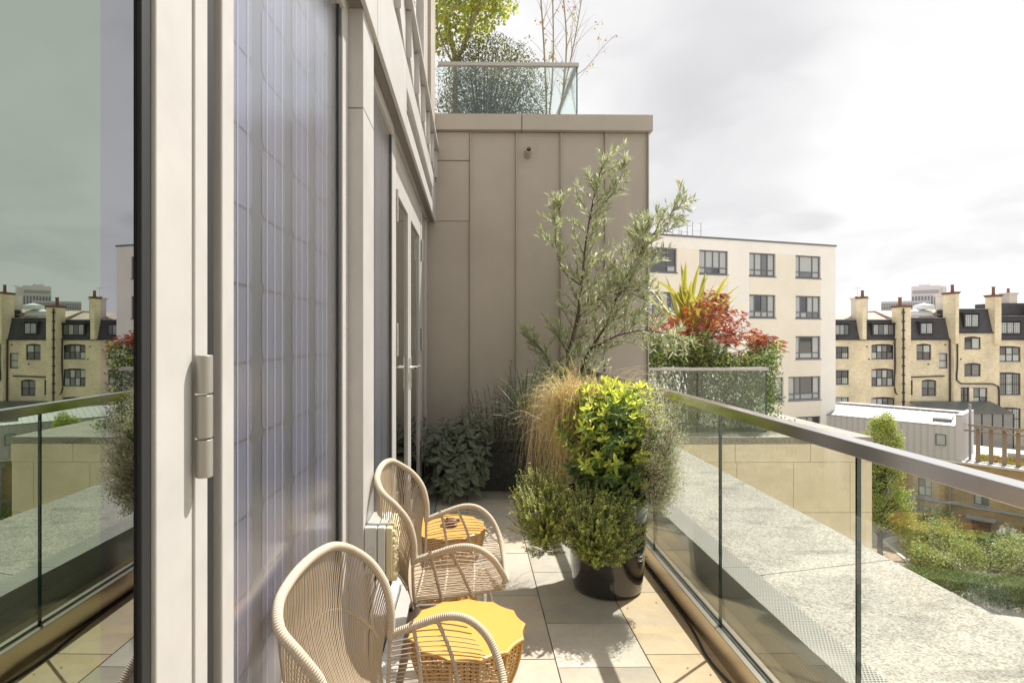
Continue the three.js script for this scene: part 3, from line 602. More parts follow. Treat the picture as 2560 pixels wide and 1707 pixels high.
{ // dark box shrub
  seed(1002); const t = thing('dark_shrub', 'dark small-leaved evergreen shrub between sage and black pot', 'shrub'), f = new Foliage(), st = [];
  for (let i = 0; i < 5200; i++) { const d = sphereDir(), r = Math.pow(rnd(), 0.35), o = V(0.45 + d.x * 0.37 * r, 0.40 + d.y * 0.42 * r, -5.05 + d.z * 0.33 * r); o.add(jit(0.02)); if (o.y < 0.02) continue; f.add(o, d.clone().add(jit(0.8)), V(rr(-1, 1), 1, rr(-1, 1)), rr(0.014, 0.024), 0.011, tone([0.045, 0.062, 0.022], 0.35)); }
  for (let i = 0; i < 30; i++) { const d = sphereDir(); st.push(tube([V(0.45, 0.25, -5.2), V(0.45 + d.x * 0.15, 0.4, -5.15 + d.z * 0.1), V(0.45 + d.x * 0.3, 0.42 + d.y * 0.33, -5.05 + d.z * 0.26)], 0.005, 0.002, 4, 5)); }
  part('stem', st, mBark, t); f.build('foliage', t, mLeafDull);
}
{ // rosemary-like spires against the wall
  seed(1003); const t = thing('rosemary_bush', 'upright needle-leaved bush behind the sage against the zinc wall', 'shrub'), f = new Foliage(), st = [];
  for (let i = 0; i < 46; i++) {
    const b = V(rr(0.05, 0.62), 0.28, rr(-5.5, -5.2)), h = rr(0.35, 0.72) + (i % 9 === 0 ? 0.2 : 0), tip = b.clone().add(V(rr(-0.16, 0.16), h, rr(-0.05, 0.12))), mid = b.clone().lerp(tip, 0.5).add(jit(0.02));
    st.push(tube([b, mid, tip], 0.003, 0.001, 4, 5));
    for (let k = 0; k < 60; k++) { const u = rr(0.2, 1), p = b.clone().lerp(mid, Math.min(1, u * 2)); if (u > 0.5) p.copy(mid).lerp(tip, u * 2 - 1); const d = sphereDir().multiplyScalar(0.8).add(V(0, 0.9, 0)); f.add(p, d, sphereDir(), rr(0.02, 0.035), 0.004, tone([0.07, 0.085, 0.035], 0.3), 1); }
  }
  part('stem', st, mBark, t); f.build('foliage', t, mLeafDull);
}
function bladeGeo(L, w, bend, segs = 6, edge = 0) {     // a long strap leaf that arches over, real thickness fold
  const p = [], idx = []; const cols = [-1, 0, 1];
  for (let i = 0; i <= segs; i++) { const u = i / segs, a = bend * u * u, y = L * u * Math.cos(a * 0.6), z = L * u * Math.sin(a) * 0.8, k = w / 2 * Math.pow(Math.max(0, 1 - Math.pow(u, 2.6)), 0.7) * (0.75 + 0.25 * Math.min(1, u * 4)); for (const c of cols) p.push(c * k, y, z + (c ? k * 0.35 : 0)); }
  for (let i = 0; i < segs; i++) for (let c = 0; c < 2; c++) { const a = i * 3 + c; idx.push(a, a + 1, a + 3, a + 1, a + 4, a + 3); }
  const g = new THREE.BufferGeometry(); g.setAttribute('position', new THREE.Float32BufferAttribute(p, 3)); g.setIndex(idx); g.computeVertexNormals(); return g;
}
function blade(parent, name, geo, m, pos, yaw, tilt, k = 1) { const o = part(name, geo, m, parent); o.position.copy(pos); o.rotation.set(tilt, yaw, 0, 'YXZ'); o.scale.setScalar(k); return o; }
{ // yucca
  seed(1004); const t = thing('yucca', 'spiky green yucca behind the drooping grass', 'plant', [0, 0, 0]);
  const geos = [bladeGeo(0.46, 0.020, 0.15), bladeGeo(0.40, 0.017, 0.35), bladeGeo(0.5, 0.018, 0.05)], mats = [leafM(0.13, 0.18, 0.07), leafM(0.2, 0.25, 0.10), leafM(0.09, 0.14, 0.05)];
  const heads = [V(0.72, 0.86, -4.6), V(0.43, 0.76, -4.5)];
  part('trunk', [bar(V(0.66, 0.02, -4.75), V(0.72, 0.88, -4.6), 0.035, 10, 0.028), bar(V(0.5, 0.02, -4.7), V(0.43, 0.78, -4.5), 0.03, 10, 0.025)], mBark, t);
  heads.forEach((h, j) => { for (let i = 0; i < (j ? 52 : 84); i++) { const tilt = 0.12 + 1.5 * Math.pow((i + 0.5) / (j ? 52 : 84), 0.9); blade(t, 'leaf', geos[i % 3], mats[Math.floor(rnd() * 3)], h.clone().add(jit(0.015)), i * 2.4 + rr(-0.2, 0.2), tilt, rr(0.8, 1.08)); } });
}
// --- slender willow-leaved tree
function stemTree(t, stems, leafFn, mB, twigs) {
  const wood = [], f = new Foliage();
  for (const [pts, r0, r1, t0, n, reach] of stems) {
    const c = new THREE.CatmullRomCurve3(pts.map(p => V(...p)), false, 'centripetal'); wood.push(tube(pts.map(p => V(...p)), r0, r1, 7, 16));
    for (let i = 0; i < n; i++) {
      const u = t0 + (1 - t0) * (i + rnd()) / n, o = c.getPointAt(Math.min(0.999, u)), tg = c.getTangentAt(Math.min(0.999, u));
      const side = sphereDir(); side.sub(tg.clone().multiplyScalar(side.dot(tg))).normalize(); const dir = side.multiplyScalar(0.9).add(tg.clone().multiplyScalar(rr(0.3, 0.9))).add(V(0, twigs.lift, 0)).normalize();
      const L = reach * rr(0.5, 1.1) * (1 - 0.62 * Math.max(0, u - 0.25)), e = o.clone().add(dir.clone().multiplyScalar(L)).add(V(0, twigs.sag * L, 0)), m = o.clone().lerp(e, 0.5).add(V(0, 0.04 * L, 0)).add(jit(0.06 * L));
      wood.push(tube([o, m, e], Math.min(r1 * 0.8, 0.0035), 0.0009, 4, 5)); leafFn(f, o, m, e, L);
    }
    leafFn(f, c.getPointAt(0.86), c.getPointAt(0.93), c.getPointAt(1), 0.3);
  }
  part('trunk', wood, mB, t); f.build('crown', t);
}
{
  seed(1005); const t = thing('willow_leaved_tree', 'slender silvery tree with narrow leaves before the zinc wall', 'tree');
  const lf = (f, a, m, b, L) => {
    const n = Math.round(9 + L * 50);
    for (let i = 0; i < n; i++) {
      const u = 0.12 + 0.88 * i / n, p = u < 0.5 ? a.clone().lerp(m, u * 2) : m.clone().lerp(b, u * 2 - 1), tg = b.clone().sub(a).normalize();
      const d = sphereDir().multiplyScalar(0.75).add(tg.multiplyScalar(0.75)).add(V(0, 0.35, 0));
      f.add(p, d, UP.clone().add(jit(0.9)), rr(0.055, 0.095), rr(0.0135, 0.019), tone(rnd() < 0.55 ? [0.46, 0.48, 0.31] : [0.31, 0.36, 0.14], 0.25, 0.06));
    }
  };
  stemTree(t, [
    [[[0.80, 0.28, -5.3], [0.85, 1.14, -5.05], [0.95, 1.6, -5.0], [1.02, 2.24, -5.0], [1.09, 2.65, -4.98], [1.165, 2.96, -4.95]], 0.022, 0.004, 0.28, 70, 0.50],
    [[[0.92, 0.28, -5.3], [1.03, 1.18, -5.1], [1.19, 1.475, -5.0], [1.34, 1.87, -4.95], [1.55, 2.24, -4.9], [1.86, 2.60, -4.9]], 0.018, 0.004, 0.28, 72, 0.46],
    [[[0.78, 0.28, -5.3], [0.71, 1.14, -5.1], [0.59, 1.32, -5.0], [0.44, 1.42, -4.95]], 0.010, 0.003, 0.5, 18, 0.3],
    [[[0.94, 1.55, -5.0], [1.10, 1.72, -4.95], [1.3, 1.80, -4.9], [1.52, 1.72, -4.85]], 0.009, 0.003, 0.15, 26, 0.36],
    [[[1.10, 1.3, -5.05], [1.32, 1.42, -4.9], [1.55, 1.45, -4.8], [1.80, 1.36, -4.75]], 0.009, 0.003, 0.15, 32, 0.38],
    [[[0.98, 1.85, -5.0], [0.80, 2.0, -4.95], [0.74, 2.3, -4.95], [0.80, 2.62, -4.95]], 0.007, 0.002, 0.3, 22, 0.24],
    [[[1.05, 2.45, -5.0], [1.24, 2.66, -4.95], [1.38, 2.95, -4.95]], 0.005, 0.0015, 0.3, 12, 0.18],
    [[[1.30, 1.75, -4.95], [1.45, 2.0, -4.9], [1.50, 2.3, -4.85], [1.55, 2.4, -4.85]], 0.007, 0.002, 0.1, 24, 0.32],
  ], lf, mBark, { lift: 0.25, sag: -0.05 });
}
// --- the pot's plants
{ // drooping tan grass
  seed(1006); const t = thing('ornamental_grass', 'drooping straw-coloured grass spilling from the black pot', 'grass', [0, 0, 0]);
  const P = [], Cc = [], idx = [];
  for (let i = 0; i < 2100; i++) {
    const right = rnd() < 0.27, a = right ? rr(-0.5, 0.7) : rr(Math.PI * 0.5, Math.PI * 1.45), out = V(Math.cos(a), 0, Math.sin(a) * 0.75);
    const b = V(0.68 + rr(-0.09, 0.09), 0.60 + rr(0, 0.08), -3.28 + rr(-0.07, 0.05)), rise = rr(0.26, 0.5) + (rnd() < 0.08 ? 0.12 : 0), reach = right ? rr(0.1, 0.40) : rr(0.06, 0.37), fall = right ? rr(0.0, 0.14) : rr(0.05, 0.62) * (rnd() < 0.25 ? 0.25 : 1);
    const pts = [b, b.clone().add(out.clone().multiplyScalar(reach * 0.35)).add(V(0, rise * 0.72, 0)), b.clone().add(out.clone().multiplyScalar(reach * 0.8)).add(V(0, rise, 0)), b.clone().add(out.clone().multiplyScalar(reach * 1.0)).add(V(0, rise - fall * 0.45, 0)), b.clone().add(out.clone().multiplyScalar(reach * 1.06)).add(V(0, rise - fall, 0))].map((q, k) => q.add(jit(0.016 * k)));
    const c = new THREE.CatmullRomCurve3(pts), S = 9, side = V(-out.z, 0, out.x).add(jit(0.5)).normalize(), w = rr(0.0012, 0.0024), g = rnd();
    const cl = g < 0.5 ? tone([0.55, 0.38, 0.16], 0.3, 0.06) : g < 0.85 ? tone([0.52, 0.47, 0.13], 0.25) : tone([0.64, 0.48, 0.27], 0.2, 0.05), o = P.length / 3;
    for (let k = 0; k <= S; k++) { const q = c.getPoint(k / S), ww = w * (1 - 0.8 * k / S); P.push(q.x - side.x * ww, q.y - side.y * ww, q.z - side.z * ww, q.x + side.x * ww, q.y + side.y * ww, q.z + side.z * ww); Cc.push(...cl, ...cl); if (k < S) { const e = o + k * 2; idx.push(e, e + 1, e + 2, e + 1, e + 3, e + 2); } }
  }
  const g = new THREE.BufferGeometry(); g.setAttribute('position', new THREE.Float32BufferAttribute(P, 3)); g.setAttribute('color', new THREE.Float32BufferAttribute(Cc, 3)); g.setIndex(idx); g.computeVertexNormals();
  part('blades', g, leafMat(0.4, 0.1), t, 'stuff');
}
{ // lime and green leafy shrub
  seed(1007); const t = thing('nandina_bush', 'bushy shrub with pointed lime and green leaves in the black pot', 'shrub');
  const geos = [leafGeo(0.058, 0.021, 0.3, 0.3, 0.36), leafGeo(0.046, 0.017, 0.3, 0.2, 0.36), leafGeo(0.066, 0.024, 0.3, 0.45, 0.36)];
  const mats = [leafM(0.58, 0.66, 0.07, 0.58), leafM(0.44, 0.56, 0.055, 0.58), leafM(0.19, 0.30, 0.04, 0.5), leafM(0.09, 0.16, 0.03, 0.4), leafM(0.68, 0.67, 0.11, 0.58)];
  const list = [], st = [], C = V(0.795, 0.83, -3.08);
  for (let i = 0; i < 430; i++) {
    const d = sphereDir(), r = Math.pow(rnd(), 0.3); if (d.y < -0.6) d.y *= -1; const lump = 0.74 + 0.52 * noise2(d.x * 2.2 + 7, d.y * 2.2 + d.z * 2.2 + 9, 1e9, 21); const o = V(C.x + d.x * 0.285 * r * lump, C.y + d.y * (d.y > 0 ? 0.27 : 0.34) * r * lump, C.z + d.z * 0.26 * r * lump); if (o.x > 1.02) o.x = 1.02 - rnd() * 0.05;
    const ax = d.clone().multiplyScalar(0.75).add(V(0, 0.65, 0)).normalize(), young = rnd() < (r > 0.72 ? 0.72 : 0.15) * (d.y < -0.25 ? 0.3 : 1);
    st.push(tube([V(0.78 + rr(-0.06, 0.06), 0.5, -3.12 + rr(-0.06, 0.06)), C.clone().lerp(o, 0.55).add(V(0, -0.05, 0)), o], 0.0028, 0.0014, 4, 4));
    const n = 11; for (let k = 0; k < n; k++) {
      const b = k * 2.4, side = V(Math.cos(b), 0, Math.sin(b)); side.sub(ax.clone().multiplyScalar(side.dot(ax))).normalize(); const tip = k < 4;
      const dir = side.multiplyScalar(tip ? 0.55 : 0.95).add(ax.clone().multiplyScalar(tip ? 0.75 : 0.2)).add(V(0, tip ? 0 : -0.2, 0)).add(jit(0.2)), pos = o.clone().add(ax.clone().multiplyScalar(tip ? 0.005 : -0.01 * (k - 3))).add(jit(0.008));
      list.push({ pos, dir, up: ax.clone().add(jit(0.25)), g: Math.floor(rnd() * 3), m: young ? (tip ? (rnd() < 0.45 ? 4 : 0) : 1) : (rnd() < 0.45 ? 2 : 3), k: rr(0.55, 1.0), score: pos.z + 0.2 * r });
    }
  }
  for (let i = 0; i < 95; i++) {
    const a = rr(-0.6, 3.4), o = V(0.76 + Math.cos(a) * rr(0.05, 0.27), rr(0.50, 0.74), -3.08 + Math.sin(a) * rr(0.08, 0.26)), ax = V(Math.cos(a), 0.35, Math.sin(a)).normalize();
    st.push(tube([V(0.78, 0.5, -3.12), V(0.78 + Math.cos(a) * 0.08, 0.62, -3.1 + Math.sin(a) * 0.08), o], 0.0026, 0.0012, 4, 4));
    for (let k = 0; k < 10; k++) { const b = k * 2.4, side = V(Math.cos(b), 0, Math.sin(b)); side.sub(ax.clone().multiplyScalar(side.dot(ax))).normalize(); list.push({ pos: o.clone().add(jit(0.012)), dir: side.add(ax.clone().multiplyScalar(0.5)).add(V(0, -0.5, 0)).add(jit(0.2)), up: ax.clone().add(jit(0.3)), g: Math.floor(rnd() * 3), m: rnd() < 0.35 ? 2 : 3, k: rr(0.6, 1.0), score: o.z - 0.1 }); }
  }
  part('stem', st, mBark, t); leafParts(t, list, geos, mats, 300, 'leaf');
}
{ // pale airy plant on the balustrade side
  seed(1008); const t = thing('pale_trailing_plant', 'pale grey-green tiny-leaved plant trailing from the pot against the glass', 'plant'), f = new Foliage(), st = [];
  for (let i = 0; i < 420; i++) {
    const d = sphereDir(), r = Math.pow(rnd(), 0.4), o = V(0.975 + d.x * 0.13 * r, 0.80 + d.y * 0.34 * r, -2.90 + d.z * 0.17 * r); if (o.x > 1.075) o.x = 1.075 - rnd() * 0.03;
    const b = V(0.93 + rr(-0.03, 0.03), 0.53 + rr(0, 0.03), -3.0 + rr(-0.05, 0.05)), m = b.clone().lerp(o, 0.5).add(jit(0.03));
    st.push(tube([b, m, o], 0.0016, 0.0006, 4, 4));
    const e = o.clone().sub(m).normalize();
    for (let k = 0; k < 52; k++) { const p = m.clone().lerp(o, rr(0.25, 1.15)).add(jit(0.02)); if (p.x > 1.085) p.x = 1.085; f.add(p, sphereDir().add(e.clone().multiplyScalar(0.4)), sphereDir(), rr(0.006, 0.011), rr(0.005, 0.0085), tone(rnd() < 0.6 ? [0.58, 0.58, 0.40] : rnd() < 0.6 ? [0.38, 0.44, 0.18] : [0.72, 0.70, 0.56], 0.2, 0.06)); }
  }
  part('stem', st, M(0.14, 0.06, 0.035, { roughness: 0.9 }), t); f.build('foliage', t, mLeafDull);
}
{ // two mounds of thyme over the front of the pot
  const mound = (label, C, R, n, sd, root, c1, c2) => {
    seed(sd); const t = thing('thyme_mound', label, 'shrub', [0, 0, 0], 0, 'thyme mounds hanging over the pot'), f = new Foliage(), st = [];
    for (let i = 0; i < n; i++) {
      const d = sphereDir(); if (d.z < -0.5) d.z *= -1; const r = (0.58 + 0.42 * rnd()) * (0.70 + 0.62 * noise2(d.x * 2.3 + 11, d.y * 2.3 + d.z * 1.7 + 5, 1e9, sd)), o = V(C.x + d.x * R.x * r, C.y + d.y * R.y * r, C.z + d.z * R.z * r), ax = d.clone().multiplyScalar(0.9).add(V(0, 0.85, 0)).normalize(), L = rr(0.045, 0.105), b = o.clone().sub(ax.clone().multiplyScalar(L));
      if (i % 3 === 0) st.push(tube([V(root.x + rr(-0.05, 0.05), root.y, root.z + rr(-0.03, 0.03)), C.clone().lerp(b, 0.5), b, o], 0.0018, 0.0007, 3, 5)); else st.push(bar(b, o, 0.0009, 3));
      const yc = rnd(); for (let k = 0; k < 26; k++) { const u = rr(0, 1.05), p = b.clone().lerp(o, u), q = sphereDir(); q.sub(ax.clone().multiplyScalar(q.dot(ax))).normalize().add(ax.clone().multiplyScalar(0.75)); f.add(p, q, ax, rr(0.0075, 0.013), rr(0.0036, 0.0052), tone(u > 0.55 && yc < 0.6 ? c1 : c2, 0.25)); }
    }
    part('stem', st, mBark, t); f.build('foliage', t);
  };
  mound('yellow-green thyme mound reaching over the paving beside the pot', V(0.38, 0.48, -2.95), V(0.185, 0.235, 0.19), 900, 1009, V(0.58, 0.52, -3.05), [0.64, 0.65, 0.13], [0.36, 0.43, 0.10]);
  mound('green thyme mound covering the front face of the black pot', V(0.62, 0.435, -2.82), V(0.235, 0.215, 0.15), 1100, 1010, V(0.66, 0.53, -2.98), [0.56, 0.60, 0.12], [0.30, 0.38, 0.085]);
}
// --- the next terrace: climbing shrub, red maple, flax
{
  seed(1011); const t = thing('jasmine_hedge', 'glossy green climbing hedge behind the low glass of the next terrace', 'hedge'), f = new Foliage(), st = [];
  for (let i = 0; i < 16000; i++) {
    const x = rr(1.95, 3.72), top = 1.20 + 0.12 * Math.sin(x * 2.1 + 0.4) + 0.55 * (noise2(x * 4.3, 3, 1e9, 5) - 0.40) + (x > 3.4 ? -0.5 * (x - 3.4) : 0) + 0.1 * noise2(x * 5, 1, 1e9, 3), y = top - Math.pow(rnd(), 1.5) * 1.25, z = -7.0 + rr(-0.42, 0.32) * (y > 1.05 ? 1.1 : 0.8);
    if (x > 3.5 && z > -6.6) continue; if (y < 0.3) continue; if (x < 2.95 && y < 0.98 && rnd() < 0.55) continue;
    const c = rnd() < 0.42 ? [0.36, 0.46, 0.07] : [0.10, 0.16, 0.04]; f.add(V(x, y, z > -6.6 && y < 1.06 ? -6.64 : z), sphereDir().add(V(0, -0.2, 0.5)), V(rr(-1, 1), 1, rr(-0.4, 1)), rr(0.045, 0.075), rr(0.02, 0.032), tone(c, 0.3));
  }
  for (let i = 0; i < 900; i++) { const y = rr(0.45, 1.25), o = V(3.52 + rr(-0.02, 0.16), y, -6.72 + rr(-0.2, 0.2)); f.add(o, sphereDir().add(V(0.3, -0.3, 0.3)), V(rr(-1, 1), 1, 1), rr(0.03, 0.05), 0.017, tone([0.15, 0.22, 0.035], 0.35)); }
  for (let i = 0; i < 260; i++) { const o = V(3.50 + rr(0.02, 0.32), 0.30 + rr(0, 0.10), -6.62 + rr(-0.15, 0.12)); f.add(o, sphereDir().add(V(0.3, 0.4, 0.3)), V(rr(-1, 1), 1, 1), rr(0.03, 0.05), 0.017, tone([0.19, 0.26, 0.04], 0.3)); }
  for (let i = 0; i < 26; i++) { const x = rr(2.2, 3.5); st.push(tube([V(x, 0.2, -7.1), V(x + rr(-0.1, 0.1), 0.7, -7.05), V(x + rr(-0.2, 0.2), 1.2, -7.0)], 0.012, 0.004, 5, 6)); }
  part('stem', st, mBark, t); f.build('foliage', t);
}
{
  seed(1012); const t = thing('red_maple', 'red-leaved Japanese maple above the low glass of the next terrace', 'tree'), f = new Foliage(), st = [];
  const pads = [[2.35, 1.60, -6.95, 0.28, 0.11], [2.95, 1.74, -7.0, 0.32, 0.13], [2.95, 1.50, -6.85, 0.34, 0.13], [3.15, 1.92, -7.25, 0.18, 0.10], [3.35, 1.72, -7.25, 0.24, 0.09], [3.45, 1.45, -7.0, 0.28, 0.08], [3.72, 1.36, -7.0, 0.22, 0.07], [2.55, 1.52, -7.1, 0.25, 0.12], [2.75, 1.2, -6.95, 0.22, 0.10], [3.3, 1.15, -6.95, 0.14, 0.07], [3.1, 1.48, -7.1, 0.25, 0.1]];
  for (const [x, y, z, r, h] of pads) {
    st.push(tube([V(2.9, 0.25, -7.3), V(2.9 + (x - 2.9) * 0.3, (y + 0.3) * 0.5 + 0.2, -7.3), V(x, y - 0.03, z)], 0.014, 0.003, 5, 7));
    for (let i = 0; i < 150 * r / 0.25; i++) { const a = rr(0, 6.283), q = Math.sqrt(rnd()), o = V(x + Math.cos(a) * r * q, y + rr(-h, h) - 0.1 * q * q, z + Math.sin(a) * r * q * 0.8); f.add(o, V(Math.cos(a), -0.25, Math.sin(a)).add(jit(0.6)), UP.clone().add(jit(0.7)), rr(0.045, 0.075), 0.05, tone(rnd() < 0.55 ? [0.36, 0.06, 0.02] : rnd() < 0.5 ? [0.19, 0.024, 0.02] : [0.50, 0.13, 0.03], 0.25), 2); }
  }
  part('trunk', st, mBark, t); f.build('crown', t, leafMat(0.5, 0.12));
}
{
  seed(1013); const t = thing('flax_plant', 'yellow-striped sword-leaved flax rising behind the red maple', 'plant', [3.10, 0, -7.75]);
  const strap = (L, w, bend) => { const g = bladeGeo(L, w, bend, 8); const n = g.attributes.position.count, c = new Float32Array(n * 3); for (let i = 0; i < n; i++) { const e = i % 3 !== 1; c.set(e ? [0.60, 0.50, 0.07] : [0.22, 0.27, 0.06], i * 3); } g.setAttribute('color', new THREE.BufferAttribute(c, 3)); return g; };
  const geos = [strap(1.15, 0.12, 0.12), strap(1.0, 0.11, 0.3), strap(1.05, 0.105, 0.75), strap(0.85, 0.10, 0.2)], m = leafMat(0.4, 0.3);
  for (let i = 0; i < 44; i++) { const q = i / 44, tilt = 0.05 + 0.72 * q; blade(t, 'leaf', geos[i % 4], m, V(rr(-0.16, 0.16), 1.38, rr(-0.1, 0.1)), i * 2.4, tilt, rr(0.75, 1.02)); }
  for (const [yaw, tilt, k] of [[1.45, 1.35, 1.0], [1.6, 1.15, 1.0], [1.35, 1.6, 0.9]]) blade(t, 'leaf', geos[2], m, V(0.1, 1.3, 0.1), yaw, tilt, k);
  part('stem', bar(V(0, 0.25, 0), V(0, 1.3, 0), 0.09, 10, 0.07), mBark, t);
}
// --- roof terrace above
{
  seed(1014); const t = thing('roof_tree', 'yellow-green leafy tree on the roof terrace beside the corner post', 'tree');
  const lf = (f, a, m, b, L) => { const n = Math.round(14 + L * 95); for (let i = 0; i < n; i++) { const u = 0.2 + 0.85 * rnd(), p = a.clone().lerp(b, u).add(jit(0.07)); f.add(p, sphereDir().add(V(0, -0.4, 0)), V(rr(-1, 1), 1, rr(-1, 1)), rr(0.045, 0.07), rr(0.036, 0.052), tone(rnd() < 0.6 ? [0.52, 0.55, 0.08] : [0.36, 0.43, 0.07], 0.25)); } };
  stemTree(t, [
    [[[-0.22, 3.5, -7.4], [-0.22, 4.7, -7.4], [-0.23, 5.1, -7.4], [-0.34, 5.6, -7.4], [-0.38, 6.4, -7.4], [-0.40, 7.2, -7.4]], 0.05, 0.014, 0.45, 30, 0.6],
    [[[-0.22, 5.0, -7.4], [-0.02, 5.45, -7.35], [0.12, 5.85, -7.3], [0.25, 6.3, -7.3], [0.45, 6.9, -7.2]], 0.028, 0.009, 0.15, 34, 0.62],
    [[[-0.10, 5.2, -7.4], [0.0, 5.8, -7.6], [0.1, 6.4, -7.7], [0.1, 7.1, -7.7]], 0.02, 0.008, 0.15, 26, 0.55],
    [[[-0.30, 5.65, -7.4], [-0.1, 5.95, -7.3], [0.05, 6.3, -7.2], [0.2, 6.6, -7.1]], 0.018, 0.007, 0.1, 20, 0.5],
    [[[0.05, 5.65, -7.3], [0.35, 5.95, -7.2], [0.6, 6.1, -7.1], [0.78, 6.35, -7.1]], 0.014, 0.004, 0.15, 18, 0.4],
    [[[-0.25, 5.0, -7.4], [-0.42, 5.3, -7.2], [-0.5, 5.7, -7.1], [-0.5, 6.2, -7.1]], 0.014, 0.005, 0.1, 22, 0.4],
  ], lf, mBarkPale, { lift: 0.1, sag: -0.1 });
}
{
  seed(1015); const t = thing('roof_shrub', 'dense dark small-leaved shrub behind the roof terrace glass', 'shrub'), f = new Foliage(), st = [];
  for (let i = 0; i < 24000; i++) { const d = sphereDir(), r = Math.pow(rnd(), 0.38), k = 1 + 0.18 * (noise2(d.x * 3 + 9, d.y * 3 + 9, 1e9, 8) - 0.5); const o = V(0.25 + d.x * 0.72 * r * k, 4.35 + d.y * 0.92 * r * k, -7.15 + d.z * 0.42 * r); if (o.x < -0.45 || o.y < 3.5) continue; f.add(o.add(jit(0.03)), sphereDir(), sphereDir(), rr(0.02, 0.036), rr(0.013, 0.02), tone(rnd() < 0.3 ? [0.26, 0.27, 0.06] : [0.11, 0.125, 0.035], 0.3)); }
  for (let i = 0; i < 2100; i++) { const o = V(rr(-0.45, 0.1), rr(3.6, 5.2), -7.0 + rr(-0.25, 0.2)); f.add(o, sphereDir(), sphereDir(), rr(0.02, 0.035), 0.015, tone([0.12, 0.135, 0.03], 0.35)); }
  for (let i = 0; i < 40; i++) { const d = sphereDir(); st.push(tube([V(0.2, 3.5, -7.2), V(0.2 + d.x * 0.3, 4.2, -7.15), V(0.25 + d.x * 0.6, 4.35 + Math.abs(d.y) * 0.75, -7.15 + d.z * 0.3)], 0.014, 0.004, 4, 6)); }
  part('stem', st, mBark, t); f.build('foliage', t, mLeafDull);
}
{
  seed(1016); const t = thing('bare_birch', 'thin multi-stemmed tree with a few autumn leaves on the roof terrace', 'tree');
  const lf = (f, a, m, b, L) => { const n = rnd() < 0.42 ? Math.round(1 + L * 9) : 0; for (let i = 0; i < n; i++) { const p = b.clone().lerp(m, rnd() * 0.8).add(jit(0.03)); f.add(p, sphereDir().add(V(0, -0.5, 0)), sphereDir(), rr(0.03, 0.05), 0.024, tone(rnd() < 0.4 ? [0.33, 0.09, 0.035] : [0.36, 0.33, 0.05], 0.25)); } };
  stemTree(t, [
    [[[1.02, 3.5, -7.2], [0.97, 4.0, -7.2], [0.955, 4.6, -7.2], [0.92, 5.3, -7.2], [0.88, 5.9, -7.2], [0.85, 6.6, -7.2]], 0.016, 0.008, 0.3, 26, 0.6],
    [[[1.04, 3.5, -7.2], [0.99, 4.1, -7.2], [1.03, 4.6, -7.2], [1.05, 5.2, -7.2], [1.04, 5.8, -7.2], [1.03, 6.6, -7.2]], 0.014, 0.007, 0.3, 24, 0.6],
    [[[1.07, 3.5, -7.2], [1.09, 4.0, -7.2], [1.18, 4.6, -7.2], [1.22, 5.2, -7.2], [1.18, 5.8, -7.2], [1.14, 6.5, -7.2]], 0.014, 0.007, 0.3, 26, 0.55],
    [[[1.12, 3.5, -7.2], [1.12, 4.2, -7.2], [1.20, 4.65, -7.2], [1.32, 5.2, -7.2], [1.42, 5.8, -7.2], [1.52, 6.5, -7.2]], 0.012, 0.005, 0.3, 26, 0.6],
    [[[1.2, 4.7, -7.2], [1.45, 4.85, -7.2], [1.7, 5.15, -7.2], [1.85, 5.3, -7.2]], 0.006, 0.002, 0.3, 7, 0.25],
  ], lf, mBarkPale, { lift: 0.35, sag: 0.1 });
}

{ // dry leaves and grit dropped on the paving
  seed(1020); const t = thing('fallen_leaves', 'scattered dry leaf litter on the paving near the pot and sage', 'leaf litter', [0, 0, 0], 0, null, 'stuff'), f = new Foliage();
  for (let i = 0; i < 150; i++) { const near = rnd() < 0.6, p = near ? V(rr(-0.25, 1.0), 0.003, rr(-4.55, -3.3)) : V(rr(-0.2, 1.03), 0.003, rr(-3.3, -1.2)); f.add(p, V(rr(-1, 1), 0.12, rr(-1, 1)), V(rr(-0.3, 0.3), 1, rr(-0.3, 0.3)), rr(0.005, 0.022), rr(0.004, 0.009), tone(rnd() < 0.5 ? [0.16, 0.10, 0.05] : [0.24, 0.19, 0.09], 0.4)); }
  f.build('leaves', t, mLeafDull);
}
